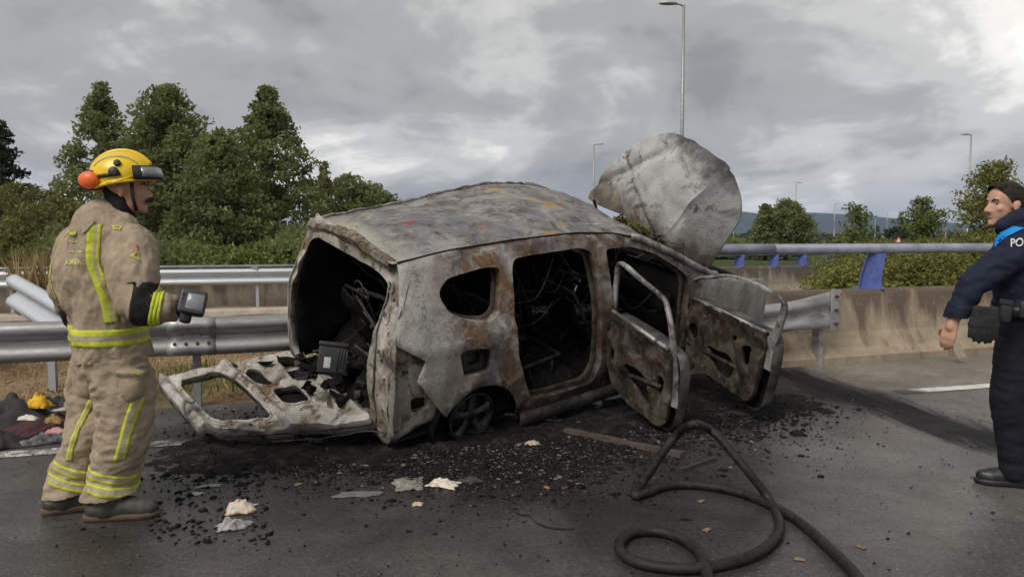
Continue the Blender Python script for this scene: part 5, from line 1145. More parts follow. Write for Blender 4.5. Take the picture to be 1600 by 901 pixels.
# cuff tapes and dark elbow
dfa = (wrR-elR).normalized()
ribbon('elbow_patch', ring_rows(jb, rel(elR.lerp(wrR, .26)), dfa, .085, 10, (0, 0, 1), .13, 48), jb, [M_BLK], ff, .007, [0]*10, True)
for t, w in ((.58, .016), (.70, .016), (.80, .014)): ribbon('cuff_tape', ring_rows(jb, rel(elR.lerp(wrR, t)), dfa, w, 1, (0, 0, 1), .12, 26), jb, [Y], ff, .009, [0], True)
def tri_patch(c, s, par, bvh, rot=0., om=.55):
    P = [Vector((math.cos(rot+k*2.094), 0, math.sin(rot+k*2.094)))*s for k in range(3)]; Mx = Matrix.Rotation(0, 3, 'Z')
    V, Fs = [], []
    for k in range(3):
        a, b_ = P[k], P[(k+1) % 3]
        for j in range(5):
            p = a.lerp(b_, j/5)
            for sc in (1, om): loc, no, *_ = bvh.find_nearest(rel(c)+p*sc); V.append(loc+no*.006)
    n = 15; Fs = [(2*i, 2*((i+1) % n), 2*((i+1) % n)+1, 2*i+1) for i in range(n)]
    return mesh_obj('triangle_badge', V, Fs, M_YEL, par)
tri_patch(A(232, 462, -.3), .038, ff, jb, .4); tri_patch(A(213, 398, -.28), .034, ff, jb, 1.2); tri_patch(A(184, 356, -.2), .03, ff, jb, .8)
cr_ = []
for i in range(6):
    for j in range(6):
        loc, no, *_ = jb.find_nearest(rel(A(205+j*2.4, 372+i*4.2, -.3))); cr_.append(loc+no*.006)
mesh_obj('shoulder_crest', cr_, [(i*6+j, i*6+j+1, i*6+j+7, i*6+j+6) for i in range(5) for j in range(5) if not (i == 4 and j in (0, 4))], plain('crest cloth', (.42, .20, .12), .8, 0, .5, 40), ff)
# back lettering
bk = lambda u, v: Matrix.Translation(rel(A(u, v, -.24))) @ Matrix(((.94, 0, .34), (.0, 0, -1), (0, 1, 0))).to_4x4() if False else Matrix.Translation(rel(A(u, v, -.24))) @ Matrix(((.88, 0, -.47), (-.47, 0, -.88), (0, 1, 0))).to_4x4()
CA = Vector((.15, 1, 0)).normalized()
lettering('back_lettering', 'BOMBEROS', .034, bk(118, 413) @ Matrix.Diagonal((.80, 1, 1, 1)), jb, M_TXT, ff, .004, CA)
for v_, xs in ((381, (104, 109, 115, 121)), (384, (126,)), (397, (104, 110)), (397, (118, 124, 129))):
    for u_ in xs: lettering('faded_lettering', '-', .05, bk(u_, v_), jb, M_TXT, ff, .004, CA)
# shoulder flap with yellow tab
strap('back_flap', [A(135, 366, -.2), A(142, 358, -.2), A(151, 347, -.2)], .02, (0, 0, 1), [M_TAN], [0, 0], jb, ff, .010); strap('flap_tab', [A(112, 366, -.2), A(118, 366, -.2), A(124, 364, -.2)], .018, (0, 0, 1), [Y], [0], jb, ff, .006)
# trousers
kL, kR, aL, aR = A(147, 668, .04), A(195, 676, -.09), A(106, 776, .0), A(170, 782, -.11)
hpL, hpR = cH-r_t*.085, cH+r_t*.085
tr_ = [('c', hpL, .150, A(150, 610, .09), .128), ('c', hpR, .150, A(196, 615, -.08), .136), ('c', A(150, 610, .09), .128, kL, .112), ('c', A(196, 615, -.08), .136, kR, .116), ('c', kL, .112, A(118, 738, .06), .108), ('c', A(118, 738, .06), .108, aL, .104), ('c', kR, .114, A(176, 745, -.06), .112), ('c', A(176, 745, -.06), .112, aR, .112), ('c', hpL, .14, hpR, .14)]
tro = blob('trousers', S(tr_), .009, M_TAN, ff, 3, [(.012, 5., 6., (1, 1, 1.3)), (-.013, 6., 2., (1.3, 1.3, .9)), (-.007, 13., 4., (.8, .8, 1.6)), (.002, 40., 5., (1, 1, 1))], [(Vector((0, 0, .095)), Vector((.10, 0, -1)))])
tro.modifiers.new('t', 'SOLIDIFY').thickness = .008
tb = bvh_of(tro)
for kk, aa, g0 in ((kL, aL, .60), (kR, aR, .62)):
    ax = (aa-kk).normalized()
    for t in (g0, g0+.17): ribbon('leg_tape', ring_rows(tb, rel(kk.lerp(aa, t)), ax, .046, 4, (1, 0, 0), .115, 36), tb, [Y, T_], ff, .0045, [0, 1, 1, 0], True)
strap('leg_strip', [A(203, 632, -.3), A(195, 655, -.3), A(187, 685, -.3), A(180, 712, -.3), A(174, 730, -.3)], .052, (1, 0, .1), [Y, T_], [0, 1, 1, 0], tb, ff); strap('leg_strip', [A(136, 628, -.1), A(124, 660, -.1), A(112, 690, -.1), A(104, 722, -.1)], .03, (1, 0, .1), [Y, T_], [0, 1, 0], tb, ff)
pk = blob('cargo_pocket', S([('e', A(206, 602, -.19), (.062, .045, .085), (0, .1, .3)), ('e', A(204, 582, -.20), (.068, .045, .022), (0, .1, .3))]), .01, M_TAN, tro, 3, [(.006, 14., 1., (1, 1, 1))])
tri_patch(A(211, 572, -.32), .03, tro, bvh_of(pk), .8); strap('pocket_tab', [A(209, 587, -.3), A(215, 587, -.3), A(222, 587, -.3)], .025, (0, 0, 1), [Y], [0], bvh_of(pk), tro)
blob('cargo_pocket', S([('e', A(117, 600, .02), (.035, .06, .08))]), .01, M_TAN, tro, 3)
# boots
def boot(an, d, sole_z, L=.24, par=ff, o_=ff_o, mats=(M_BOOT, M_SOLE), sc=1.):
    d = Vector(d).normalized(); b0 = Vector((an.x, an.y, 0)); h = b0-d*.07*sc; q = lambda a, z, s=0: b0+d*a*sc+Vector((-d.y, d.x, 0))*s*sc+Vector((0, 0, z))
    P = [('c', q(-.01, .06), .058*sc, Vector((an.x, an.y, .115)), .056*sc), ('c', q(-.055, .05), .046*sc, q(.09, .055), .045*sc), ('c', q(.06, .060), .045*sc, q(.155, .045), .042*sc), ('c', q(.06, .052), .046*sc, q(.13, .045), .048*sc)]
    bo_ = blob('boot', [tuple([p_[0]]+[(x-o_ if isinstance(x, Vector) else x) for x in p_[1:]]) for p_ in P], .009, mats[0], par, 3, [(.004, 18., 2., (1, 1, 1))], [(Vector((0, 0, .022)), Vector((0, 0, -1)))])
    V = []; out_ = [(-.108, 0), (-.095, .035), (-.04, .043), (.04, .042), (.11, .052), (.165, .042), (.20, .012), (.20, -.012), (.165, -.042), (.11, -.050), (.04, -.042), (-.04, -.043), (-.095, -.035)]; n = len(out_)
    for z, g_ in ((.001, .98), (.028, 1.03), (.034, .95)): V += [q(a*g_, z, s*g_)-o_ for a, s in out_]
    Fs = [(k*n+i, k*n+(i+1) % n, (k+1)*n+(i+1) % n, (k+1)*n+i) for k in range(2) for i in range(n)]+[tuple(range(n))[::-1], tuple(range(2*n, 3*n))]
    mesh_obj('sole', V, Fs, mats[1], bo_); return bo_
boot(A(104, 780, -.03), (.80, .35, 0), 0, sc=1.08); boot(A(172, 788, -.13), (.96, .18, 0), 0, sc=1.16)
# helmet
he = empty('helmet'); he.parent = ff; he.location = rel(hc+Vector((-.022, 0, .062))); he.rotation_euler = (0, R(-4), math.atan2(f_h.y, f_h.x)); he['label'] = 'yellow rescue helmet with orange ear protector and raised goggles'
V, Fs = [], []; nu, nv = 48, 18
def shell(t, p):     # t around, p from crown to brim
    x, y = math.cos(t), math.sin(t); s = math.sin(p); a = .148 if x > 0 else .152; lower = .018*max(0, -x)-.010*max(0, x)
    return Vector((a*s*x, .122*s*y, .132*math.cos(p)-(.020 if p > 1.55 else 0)*0+.0-lower*max(0, p-1.2)*2))*(1.+.02*math.exp(-(y/.18)**2)*(s if p < 1.4 else 0))
for i in range(nv+1):
    for j in range(nu): V.append(shell(2*math.pi*j/nu, 1.78*i/nv))
for i in range(nv):
    for j in range(nu): a = i*nu+j; b_ = i*nu+(j+1) % nu; Fs.append((a, a+nu, b_+nu, b_))
sh = mesh_obj('shell', V, Fs, M_HELM, he); sh.modifiers.new('t', 'SOLIDIFY').thickness = .006
V, Fs = tube([shell(2*math.pi*j/40, 1.80)*1.015 for j in range(40)], .009, 6, closed=True); mesh_obj('brim', V, Fs, M_HELM, he)
V, Fs = tube([Vector((.150*math.sin(p), 0, .135*math.cos(p))) for p in np.linspace(-1.3, 1.15, 26)], .013, 6); mesh_obj('crest_ridge', V, Fs, M_HELM, he)
hb = bvh_of(sh)
for s in (-1, 1):
    rows = [[Vector((.14*math.sin(p), s*.105, .05+.075*math.cos(p)+k)) for k in (-.009, .009)] for p in np.linspace(-1.15, 1.15, 22)]
    ribbon('reflective_band', rows, hb, [M_GREY], he, .003)
    for x_, z_, rd in ((.022, .075, .017), (.002, .022, .024)):
        loc, no, *_ = hb.find_nearest(Vector((x_, s*.14, z_))); V, Fs = tube([loc-no*.004, loc+no*.010, loc+no*.014], [rd, rd, rd*.7], 16); mesh_obj('side_knob', V, Fs, M_DK, he)
    V, Fs = tube([Vector((-.10, s*.088, -.045)), Vector((-.03, s*.118, -.030)), Vector((.03, s*.118, -.022)), Vector((.08, s*.10, -.008))], .010, 7); mesh_obj('lower_trim', V, Fs, M_HELM, he)
    V, Fs = tube([Vector((-.10, s*.095, .0)), Vector((-.03, s*.124, .005)), Vector((.03, s*.123, .008))], .010, 6); mesh_obj('ear_protector_arm', V, Fs, M_DK, he)
    P = [('e', Vector((-.125, s*.10, -.012)), (.054, .034, .044), (0, 0, s*.35))]
    m_ = blob('ear_protector', P, .005, M_ORG, he, 3)
    V, Fs = tube([Vector((-.125+.05*math.cos(t), s*.075, -.012+.04*math.sin(t))) for t in np.linspace(0, 6.28, 20, endpoint=False)], .012, 6, closed=True); mesh_obj('ear_cushion', V, Fs, M_DK, m_)
# goggles pushed up on the brim
gp = [Vector((.075+.085*math.cos(t), .118*math.sin(t), .012)) for t in np.linspace(-1.45, 1.45, 17)]
V, Fs = [], []
for p in gp:
    d = Vector((p.x-.04, p.y, 0)).normalized()
    for a_, z_ in ((0, -.035), (.030, -.034), (.026, .004), (.012, .034), (-.012, .034)): V.append(p+d*a_+Vector((0, 0, z_)))
for i in range(16):
    for j in range(5): a = i*5+j; b_ = i*5+(j+1) % 5; Fs.append((a, a+5, b_+5, b_))
gg = mesh_obj('goggle_frame', V, Fs, M_DK, he)
V, Fs = [], []
for p in gp[2:-2]:
    d = Vector((p.x-.04, p.y, 0)).normalized(); V += [p+d*.033+Vector((0, 0, -.024)), p+d*.022+Vector((0, 0, .026))]
mesh_obj('goggle_lens', V, [(2*i, 2*i+2, 2*i+3, 2*i+1) for i in range(12)], M_VIS, gg).modifiers.new('t', 'SOLIDIFY').thickness = .003
for s in (-1, 1):
    V, Fs = tube([rel(hq(.045, s*.074, .035)), rel(hq(.045, s*.068, -.04)), rel(hq(.052, s*.040, -.105))], .009, 6); mesh_obj('chin_strap', V, Fs, M_DK, body)
# gloves, right hand on the thermal camera
dh = Vector((.85, .35, -.05)).normalized()
gl = blob('glove', S(hand_parts(wrR+dh*.01, dh, (.1, .3, 1), (.5, .8, .6), .070, 1, 1.05)+[('c', wrR-dh*.02, .047, wrR+dh*.05, .044)]), .006, M_GLOVE, ff, 2)
blob('glove', S(hand_parts(wrL, (.5, .4, -.4), (.6, -.4, .2), (.5, .8, .6), .085, 1, 1.2)+[('c', A(110, 484, .27), .058, wrL, .045)]), .008, M_GLOVE, ff, 2)
tcm = tag(empty('thermal_camera', tuple(A(297, 494, -.25))), 'chunky black handheld thermal camera with a grey screen held by the firefighter', 'camera'); tcm.rotation_euler = (R(-10), R(12), R(18))
rbox('body', (.115, .10, .115), M_DK, tcm, (0, .01, .065), (R(-8), 0, 0), .022, 3); scb = rbox('screen_bezel', (.118, .02, .112), plain('dark grey plastic', (.05, .05, .055), .5), tcm, (.0, -.045, .068), (R(-8), 0, 0), .012, 3)
rbox('screen', (.074, .006, .072), M_SCR, scb, (.012, -.0545, .070), (R(-8), 0, 0), .003, 1)
for i in range(4): rbox('button', (.009, .006, .009), M_GLOVE, scb, (-.043, -.055, .035+.02*i), (0, 0, 0), .002, 1)
rbox('grip', (.05, .07, .07), M_DK, tcm, (-.02, .02, .0), (0, 0, 0), .015, 2)
V, Fs = tube([(0, .06, .065), (0, .11, .065)], [.045, .04], 16); mesh_obj('lens', V, Fs, M_DK, tcm)
# radio on the chest
rd_ = tag(empty('radio', tuple(A(240, 425, -.02))), 'small grey radio clipped to the chest of the turnout jacket', 'radio'); rbox('case', (.022, .05, .10), plain('grey radio plastic', (.2, .2, .19), .5), rd_, (-.008, 0, 0), (0, .1, .5), .005); rbox('speaker', (.018, .045, .05), M_DK, rd_, (.0, 0, -.07), (0, .1, .5), .005)

# ---------------- police officer
YP = 4.16; B = lambda u, v, dy=0.: at(u, v, YP+dy)
pf = Vector((-.80, .60, 0)).normalized(); pl_ = Vector((-pf.y, pf.x, 0))       # his left, towards the camera
po = tag(empty('person', tuple(B(1592, 760))[:2]+(0,)), 'police officer in dark navy uniform with bright blue shoulder panel', 'person'); po_o = po.location.copy()
SP = lambda P: [tuple([q[0]]+[(x-po_o if isinstance(x, Vector) else x) for x in q[1:]]) for q in P]; relp = lambda p: Vector(p)-po_o
pc = B(1570, 321, .02); pfh = Vector((-.95, -.10, -.10)).normalized(); hp2, hq2, hf2, hr2 = head_parts(pc, Vector((-.99, -.12, 0)))
pT, pM, pH = B(1596, 388), B(1597, 440), B(1596, 505)
sL, eL, wL = pT+pl_*.19+Vector((.0, 0, -.005)), B(1518, 446, -.14), B(1489, 502, -.14); sR, eR, wR_ = pT-pl_*.19, B(1632, 450, .2), B(1625, 520, .3)
legs = lambda g_: [('c', pH+pl_*.085, .105+g_, B(1574, 620, -.08), .078+g_), ('c', B(1574, 620, -.08), .078+g_, B(1584, 738, -.06), .052+g_*1.6), ('c', pH-pl_*.085, .105+g_, B(1622, 620, .1), .078+g_), ('c', B(1622, 620, .1), .078+g_, B(1632, 738, .12), .052+g_*1.6)]
hnd = hand_parts(wL+Vector((-.004, 0, -.018)), (-.22, .10, -.95), (.75, .45, -.1), (.18, .38, .32), .075, -1)
corep = hp2+[('c', pc+Vector((.02, 0, -.06)), .058, B(1590, 362), .064), ('c', B(1590, 362), .07, pT, .09), ('c', pT, .09, sL, .055), ('c', pT, .09, sR, .055), ('c', pT, .12, pM, .12), ('c', pM, .12, pH, .11), ('c', sL, .055, eL, .044), ('c', eL, .044, wL, .030), ('c', wL, .030, wL+Vector((-.01, 0, -.03)), .028), ('c', sR, .055, eR, .044), ('c', eR, .044, wR_, .03)]+hnd+legs(-.02)
pb = blob('body', SP(corep), .0062, M_SKIN2, po, 2); hq2r = lambda a, b, d: relp(hq2(a, b, d)); face_bits(pb, hq2r, hr2)
# hair cap: skull piece lifted off the scalp, cut along the hairline
e2 = lambda p, s: ('e', p, s, (0, 0, math.atan2(hf2.y, hf2.x)))
hair = blob('hair', SP([e2(hq2(-.010, 0, .046), (.101, .082, .092)), e2(hq2(-.030, 0, .010), (.082, .080, .085)), e2(hq2(.045, .0, .098), (.046, .058, .034))]), .006, M_HAIR, pb, 2, [(.005, 30., 2., (1, 1, 1))],
            [(hq2r(.058, 0, .066), Vector((.80, .10, 0))*0+Vector((hf2.x, hf2.y, -.75)).normalized()), (hq2r(-.02, 0, -.052), Vector((0, 0, -1)))])
pj_ = [('c', pT+pl_*.11, .125, pM+pl_*.085, .130), ('c', pT-pl_*.11, .125, pM-pl_*.085, .130), ('c', pM+pl_*.085, .13, pH+pl_*.08, .125), ('c', pM-pl_*.085, .13, pH-pl_*.08, .125), ('c', pT, .12, B(1592, 360), .085), ('c', sL, .084, eL, .064), ('c', eL, .064, wL.lerp(eL, .1), .050), ('c', sR, .09, eR, .075), ('c', eR, .074, wR_, .05)]
pjk = blob('jacket', SP(pj_), .010, M_NAVY, po, 3, [(.008, 6., 3., (1, 1, .7)), (-.011, 8., 1., (.8, .8, 1.1)), (-.005, 16., 4., (1, 1, 1)), (.003, 26., 5., (1, 1, 1))], [(relp(B(1590, 492)), Vector((0, 0, -1))), (relp(wL.lerp(eL, .0)), (wL-eL).normalized())])
pjk.modifiers.new('t', 'SOLIDIFY').thickness = .006
pbv = bvh_of(pjk)
hood = blob('hood', SP([('c', B(1582, 350, -.02), .075, B(1606, 352, .0), .085), ('c', B(1568, 352, -.07), .040, B(1598, 338, -.08), .050), ('c', B(1598, 338, -.08), .050, B(1618, 338, .03), .055), ('c', B(1566, 358, -.04), .035, B(1590, 362, -.08), .055)]), .009, M_NAVY, po, 3, [(.006, 11., 2., (1, 1, 1))])
rows = []
for i in range(14):
    t = i/13; a0 = B(1543, 370, -.16).lerp(B(1574, 353, -.18), t); b0 = B(1553, 381, -.16).lerp(B(1602, 357, -.18), t); rows.append([relp(a0.lerp(b0, k/5)) for k in range(6)])
ribbon('shoulder_panel', rows, pbv, [M_CYAN], po, .006, None, False, Vector((.55, .83, -.02)).normalized())
Mx = Matrix.Translation(relp(B(1607, 384, -.25))) @ Matrix(((.80, -.0, -.25), (-.1, 0, -.95), (.06, 1, 0))).to_4x4()
lettering('back_lettering', 'POLICIA', .060, Mx, pbv, M_TXT2, po, .005, Vector((.55, .83, 0)).normalized())
ptr = blob('trousers', SP(legs(.008)+[('c', pH+pl_*.07, .118, pH-pl_*.07, .118)]), .010, M_NAVYT, po, 3, [(.006, 7., 6., (1, 1, 1.3)), (-.005, 8., 2., (.6, .6, 2.2))], [(relp(B(1590, 746)), Vector((0, 0, -1)))])
bvt = bvh_of(pjk)
ribbon('belt', ring_rows(bvt, relp(B(1596, 483)), (0, 0, 1), .05, 2, (1, 0, 0), .4, 50), bvt, [M_DK], po, .008, [0, 0], True)
hl = tag(empty('holster', tuple(B(1566, 486, -.20))), 'black holster and pouch hanging from the belt of the police officer', 'holster')
rbox('pouch', (.06, .075, .11), M_DK, hl, (.0, -.03, .0), (0, R(8), R(-36)), .012); rbox('flap', (.065, .08, .03), M_GLOVE, hl, (.0, -.03, .05), (0, R(8), R(-36)), .008); rbox('magazine_pouch', (.045, .06, .09), M_DK, hl, (.07, -.07, .015), (0, 0, R(-36)), .01)
gv = tag(empty('glove_pair', tuple(B(1530, 500, -.26))), 'pair of black gloves hanging fingers down from the police belt', 'gloves')
for s, dx in ((1, 0.), (-1, .028)):
    blob('glove', [tuple([q[0]]+[(x-Vector(B(1530, 500, -.26)) if isinstance(x, Vector) else x) for x in q[1:]]) for q in hand_parts(B(1533, 488, -.26)+Vector((dx, -dx, .02)), (-.12+dx*3, 0, -1), (.5, .6, 0), (.1, .15, .1), .08, s, 1.15)], .006, M_GLOVE, gv, 2)
boot(B(1586, 745, -.05), (-.93, .30, 0), 0, par=po, o_=po_o, mats=(M_SHOE, M_DK)); boot(B(1632, 745, .12), (-.9, .35, 0), 0, par=po, o_=po_o, mats=(M_SHOE, M_DK))
# ------------------------------------------------------------------ hose and debris on the road
M_HOSE = plain('sooty rubber hose', (.020, .019, .018), .55, 0, .7, 30, .6, .006, .3); HR = .025
hz = lambda u, v: gnd(u, v, HR)
g0, g1 = gnd(995, 772, HR), gnd(1215, 806, HR)
pk_ = at(1086, 664, (g0.y+g1.y)/2+.02)
pts = [hz(1112, 960), hz(1106, 900), hz(1092, 862), hz(1058, 838), hz(1018, 829), hz(982, 834), hz(967, 853), hz(985, 873), hz(1030, 885), hz(1090, 887), hz(1150, 876), hz(1195, 856), hz(1218, 826)+Vector((0, 0, .005)),
       at(1205, 785, 3.78), at(1168, 735, 3.85), at(1125, 685, 3.93), at(1105, 669, 3.96), pk_+Vector((-.0, .02, 0)), at(1063, 674, 4.02), at(1040, 700, 4.05), at(1016, 736, 4.07), at(1002, 757, 4.07), hz(993, 767)+Vector((0, 0, .008)), hz(994, 774), hz(1008, 770), hz(1040, 759), hz(1085, 757), hz(1140, 765), hz(1195, 784), hz(1245, 812), hz(1290, 850), hz(1335, 895), hz(1375, 950)]
for p in pts: p.z = max(p.z, HR)
V, Fs = tube(smooth_path(pts, 8), HR*.95, 14); tag(mesh_obj('fire_hose', V, Fs, M_HOSE), 'dark rubber fire hose lying in loops with one raised arch', 'hose')
M_WOOD = plain('scorched wood', (.075, .055, .045), .85, 0, .5, 14, .6, .006); M_STICK = plain('burnt stick', (.04, .036, .032), .9, 0, .5, 20)
def plank(name, a, b, w, t, mat, lab, cat):
    a, b = Vector(a), Vector(b); d = (b-a); n = 14; s = Vector((-d.y, d.x, 0)).normalized(); V, Fs = [], []
    for i in range(n+1):
        p = a+d*i/n; j = .005*fbm((i*.9, 0, a.x), 1, 3)
        for q, z in ((-1, 0), (-.9, 1), (.9, 1), (1, 0)): V.append(p+s*q*w/2*(1+.15*fbm((i, q, 0), .7, 2))+Vector((0, 0, .002+z*t*(1+.2*fbm((i, z, q), .9, 2))+j*z)))
    for i in range(n):
        for k in range(4): x = i*4+k; y = i*4+(k+1) % 4; Fs.append((x, x+4, y+4, y))
    Fs += [(0, 1, 2, 3), tuple(range(n*4, n*4+4))[::-1]]
    return tag(mesh_obj(name, V, Fs, mat, None, False), lab, cat)
plank('wooden_batten', gnd(884, 675), gnd(1066, 714), .06, .03, M_WOOD, 'scorched wooden batten lying beside the open rear door', 'batten'); plank('burnt_stick', gnd(1062, 737), gnd(1116, 719), .028, .02, M_STICK, 'short burnt stick lying inside the hose arch', 'stick')
def crumple(name, u, v, sx, sy, h, rot, cols, lab, cat, seed, flat=.5, n=26, base=None):
    k = N(name+' colour'); nn = k.noise(14, 7, .65, 1., loc=(seed, 0, 0)); m = cols; c = k.ramp(nn, [(.30+.4*i/(len(m)-1), q) for i, q in enumerate(m)]) if len(m) > 1 else m[0]
    k.bump(k.noise(60, 4, .6), .4, .004); mt = k.out(c, .8); p = base or gnd(u, v); V, Fs = [], []; rm = Matrix.Rotation(rot, 3, 'Z')
    for i in range(n+1):
        for j in range(n+1):
            a, b = 2*i/n-1, 2*j/n-1; r_ = math.hypot(a, b); lim = 1+.35*fbm((a*1.3, b*1.3, seed), 1, 3, seed); q = rm @ Vector((a*sx*lim, b*sy*lim, 0)); e_ = max(0, 1-max(abs(a), abs(b))**3)
            e_ = e_**.5*max(0, 1-r_*r_*.55); hh = h*(flat*e_+.55*abs(fbm((a, b, seed), 1.7, 2, seed))*e_); V.append(p+q+Vector((0, 0, .004+max(0, hh))))
    for i in range(n):
        for j in range(n): a = i*(n+1)+j; Fs.append((a, a+n+1, a+n+2, a+1))
    o = mesh_obj(name, V, Fs, mt); o.modifiers.new('t', 'SOLIDIFY').thickness = .003; return tag(o, lab, cat)
BLK, GR, WH = (.015, .015, .016), (.12, .12, .12), (.55, .53, .50)
crumple('paper_sheet', 640, 757, .085, .115, .03, .2, [(.05, .05, .045), (.20, .19, .16), (.38, .37, .34)], 'grey scorched sheet of paper on the road below the car', 'paper', 3., .2)
crumple('torn_paper', 692, 757, .085, .055, .05, -.3, [(.10, .07, .06), (.62, .55, .46), (.70, .66, .60)], 'torn cream paper beside the grey scorched sheet', 'paper', 6., .3)
crumple('charred_plastic', 735, 752, .06, .05, .04, .6, [BLK, (.06, .06, .062)], 'dark melted plastic flake right of the cream paper', 'debris', 7., .3)
crumple('paper_scrap', 652, 789, .028, .022, .03, .1, [(.35, .25, .15), (.60, .5, .38)], 'small cream paper scrap below the grey sheet', 'paper', 8., .4)
crumple('rag', 375, 797, .075, .058, .08, .3, [(.32, .12, .10), (.55, .42, .33), (.60, .52, .42), (.10, .33, .42)], 'crumpled pinkish rag with a turquoise patch on the road', 'rag', 9., .5)
crumple('rag', 362, 824, .075, .045, .055, .35, [(.07, .07, .075), (.30, .29, .29), (.5, .49, .48)], 'crumpled grey and white rag in front of the pinkish one', 'rag', 12., .5)
crumple('paper_scrap', 310, 771, .03, .028, .012, .3, [(.35, .34, .32), (.5, .49, .47)], 'square white paper scrap beside the boot of the firefighter', 'paper', 13., .3)
crumple('metal_flake', 325, 760, .065, .018, .02, .35, [(.2, .2, .19), (.34, .33, .31)], 'thin pale metal flake beside the square scrap', 'debris', 14., .3)
crumple('paper_scrap', 832, 694, .05, .04, .04, .2, [(.10, .07, .05), (.45, .36, .27), (.55, .47, .38)], 'cream scrap on the ash beneath the rear door opening', 'paper', 15., .4)
crumple('asphalt_patch', 562, 772, .11, .045, .012, .1, [(.10, .098, .095), (.16, .155, .15)], 'flat grey slab of ash between the papers and the tailgate', 'debris', 16., .3)
for i, (u, v) in enumerate(((648, 716), (466, 757), (855, 762), (905, 757), (1105, 828), (1346, 855), (1250, 874), (1096, 783), (630, 727), (572, 728))):
    crumple('leaf', u, v, .024, .014, .014, i, [(.10, .06, .035), (.28, .19, .12)], 'small dry pale leaf scrap lying on the wet road', 'leaf', 20.+i, .3, 8)['group'] = 'leaf scraps on the road'
# burnt clothes heap by the rail
CB = lambda u, v, z: (lambda p: Vector((p.x, p.y, z)))(gnd(u, v, z))
for i, (u, v, sx_, sy_, h, c, lab) in enumerate(((20, 672, .34, .20, .17, [BLK, (.035, .034, .036)], 'biggest charred black cloth in the clothes heap by the rail'), (95, 652, .24, .14, .12, [BLK, (.04, .038, .04)], 'black cloth behind the leg of the firefighter in the clothes heap'),
        (70, 678, .26, .12, .10, [(.015, .012, .014), (.05, .012, .018), (.085, .02, .028)], 'dark red cloth in the clothes heap'), (-20, 700, .2, .1, .1, [BLK, (.04, .03, .03)], 'black cloth at the outer end of the clothes heap'),
        (72, 692, .16, .05, .05, [BLK, GR, (.3, .3, .3)], 'grey singed rag in front of the red cloth'))):
    crumple('burnt_clothes', u, v, sx_, sy_, h*1.7, .2+.1*i, c, lab, 'clothes', 40.+i, .6, 34)['group'] = 'heap of burnt clothes'
for i, (u, v, z, sx_, sy_, h, c, lab) in enumerate(((60, 636, .10, .075, .045, .10, [(.55, .28, .01), (.75, .46, .02)], 'bright yellow cloth on top of the clothes heap'), (44, 655, .12, .05, .03, .03, [(.45, .42, .38), (.62, .58, .52)], 'white scrap on the black cloth in the heap'),
        (86, 660, .09, .05, .03, .05, [(.16, .10, .02), (.30, .20, .05)], 'mustard brown cloth under the yellow one'), (88, 676, .08, .05, .025, .04, [(.30, .05, .06), (.55, .40, .38)], 'red and white cloth scrap at the edge of the heap'), (105, 641, .10, .08, .022, .02, [(.22, .20, .25), (.45, .42, .46)], 'lilac grey folded paper on the heap beside the boot leg'))):
    crumple('cloth', u, v, sx_*1.15, sy_*1.15, h*1.2, .1*i-.2, c, lab, 'cloth', 60.+i, .6, 20, CB(u, v, z+.075))['group'] = 'heap of burnt clothes'
# crust of ash and burnt pieces round the wreck: nobody could count it
rng = np.random.default_rng(77)
def inwedge(n, segs, sig):
    k = rng.integers(0, len(segs), n); S_ = np.array(segs)[k]; t = rng.random(n)[:, None]; return S_[:, :2]*(1-t)+S_[:, 2:4]*t+rng.normal(size=(n, 2))*S_[:, 4:5]*sig
def crumbs(name, P, size, mat, lab, flat=.6):
    n = len(P); base = np.array([[1, 0, 0], [0, 1, 0], [-1, 0, 0], [0, -1, 0], [0, 0, 1], [0, 0, -.3]], float); fc = np.array([[0, 1, 4], [1, 2, 4], [2, 3, 4], [3, 0, 4], [1, 0, 5], [2, 1, 5], [3, 2, 5], [0, 3, 5]])
    V = base[None]*(.5+rng.random((n, 6, 1))); a = rng.uniform(0, 6.28, n); ca, sa = np.cos(a), np.sin(a); sx_ = size*rng.lognormal(0, .55, n); st = .5+1.4*rng.random(n)
    x = V[..., 0]*sx_[:, None]*st[:, None]; y = V[..., 1]*sx_[:, None]; z = V[..., 2]*sx_[:, None]*flat
    W = np.stack([x*ca[:, None]-y*sa[:, None]+P[:, :1], x*sa[:, None]+y*ca[:, None]+P[:, 1:2], z+.003+P[:, 2:3]], 2).reshape(-1, 3).astype(np.float32)
    Fi = (fc[None]+6*np.arange(n)[:, None, None]).reshape(-1).astype(np.int32); m = n*8
    me = bpy.data.meshes.new(name); me.vertices.add(6*n); me.vertices.foreach_set('co', W.ravel()); me.loops.add(3*m); me.loops.foreach_set('vertex_index', Fi); me.polygons.add(m); me.polygons.foreach_set('loop_start', np.arange(0, 3*m, 3, dtype=np.int32)); me.update(calc_edges=True); me.materials.append(mat)
    return tag(put(bpy.data.objects.new(name, me)), lab, 'debris', kind='stuff')
SEG = [(-1.9, 4.55, -.6, 4.55, .22), (-.7, 4.5, .6, 5.0, .26), (-.3, 4.8, 1.2, 5.5, .25), (.6, 5.0, 2.0, 5.6, .3), (-2.0, 5.6, -1.2, 5.2, .3), (1.2, 5.5, 2.4, 6.2, .25), (-.4, 4.3, .6, 4.6, .3)]
z0 = lambda P: np.concatenate([P, np.zeros((len(P), 1))], 1)
M_CRUMB = plain('charcoal crumbs', (.015, .0145, .0145), .9, 0, .5, 6, .15, .004, .12); M_CRUMBG = plain('grey ash crumbs', (.16, .15, .14), .9, 0, .5, 6); M_CRUMBB = plain('brown burnt crumbs', (.075, .05, .036), .9, 0, .5, 6)
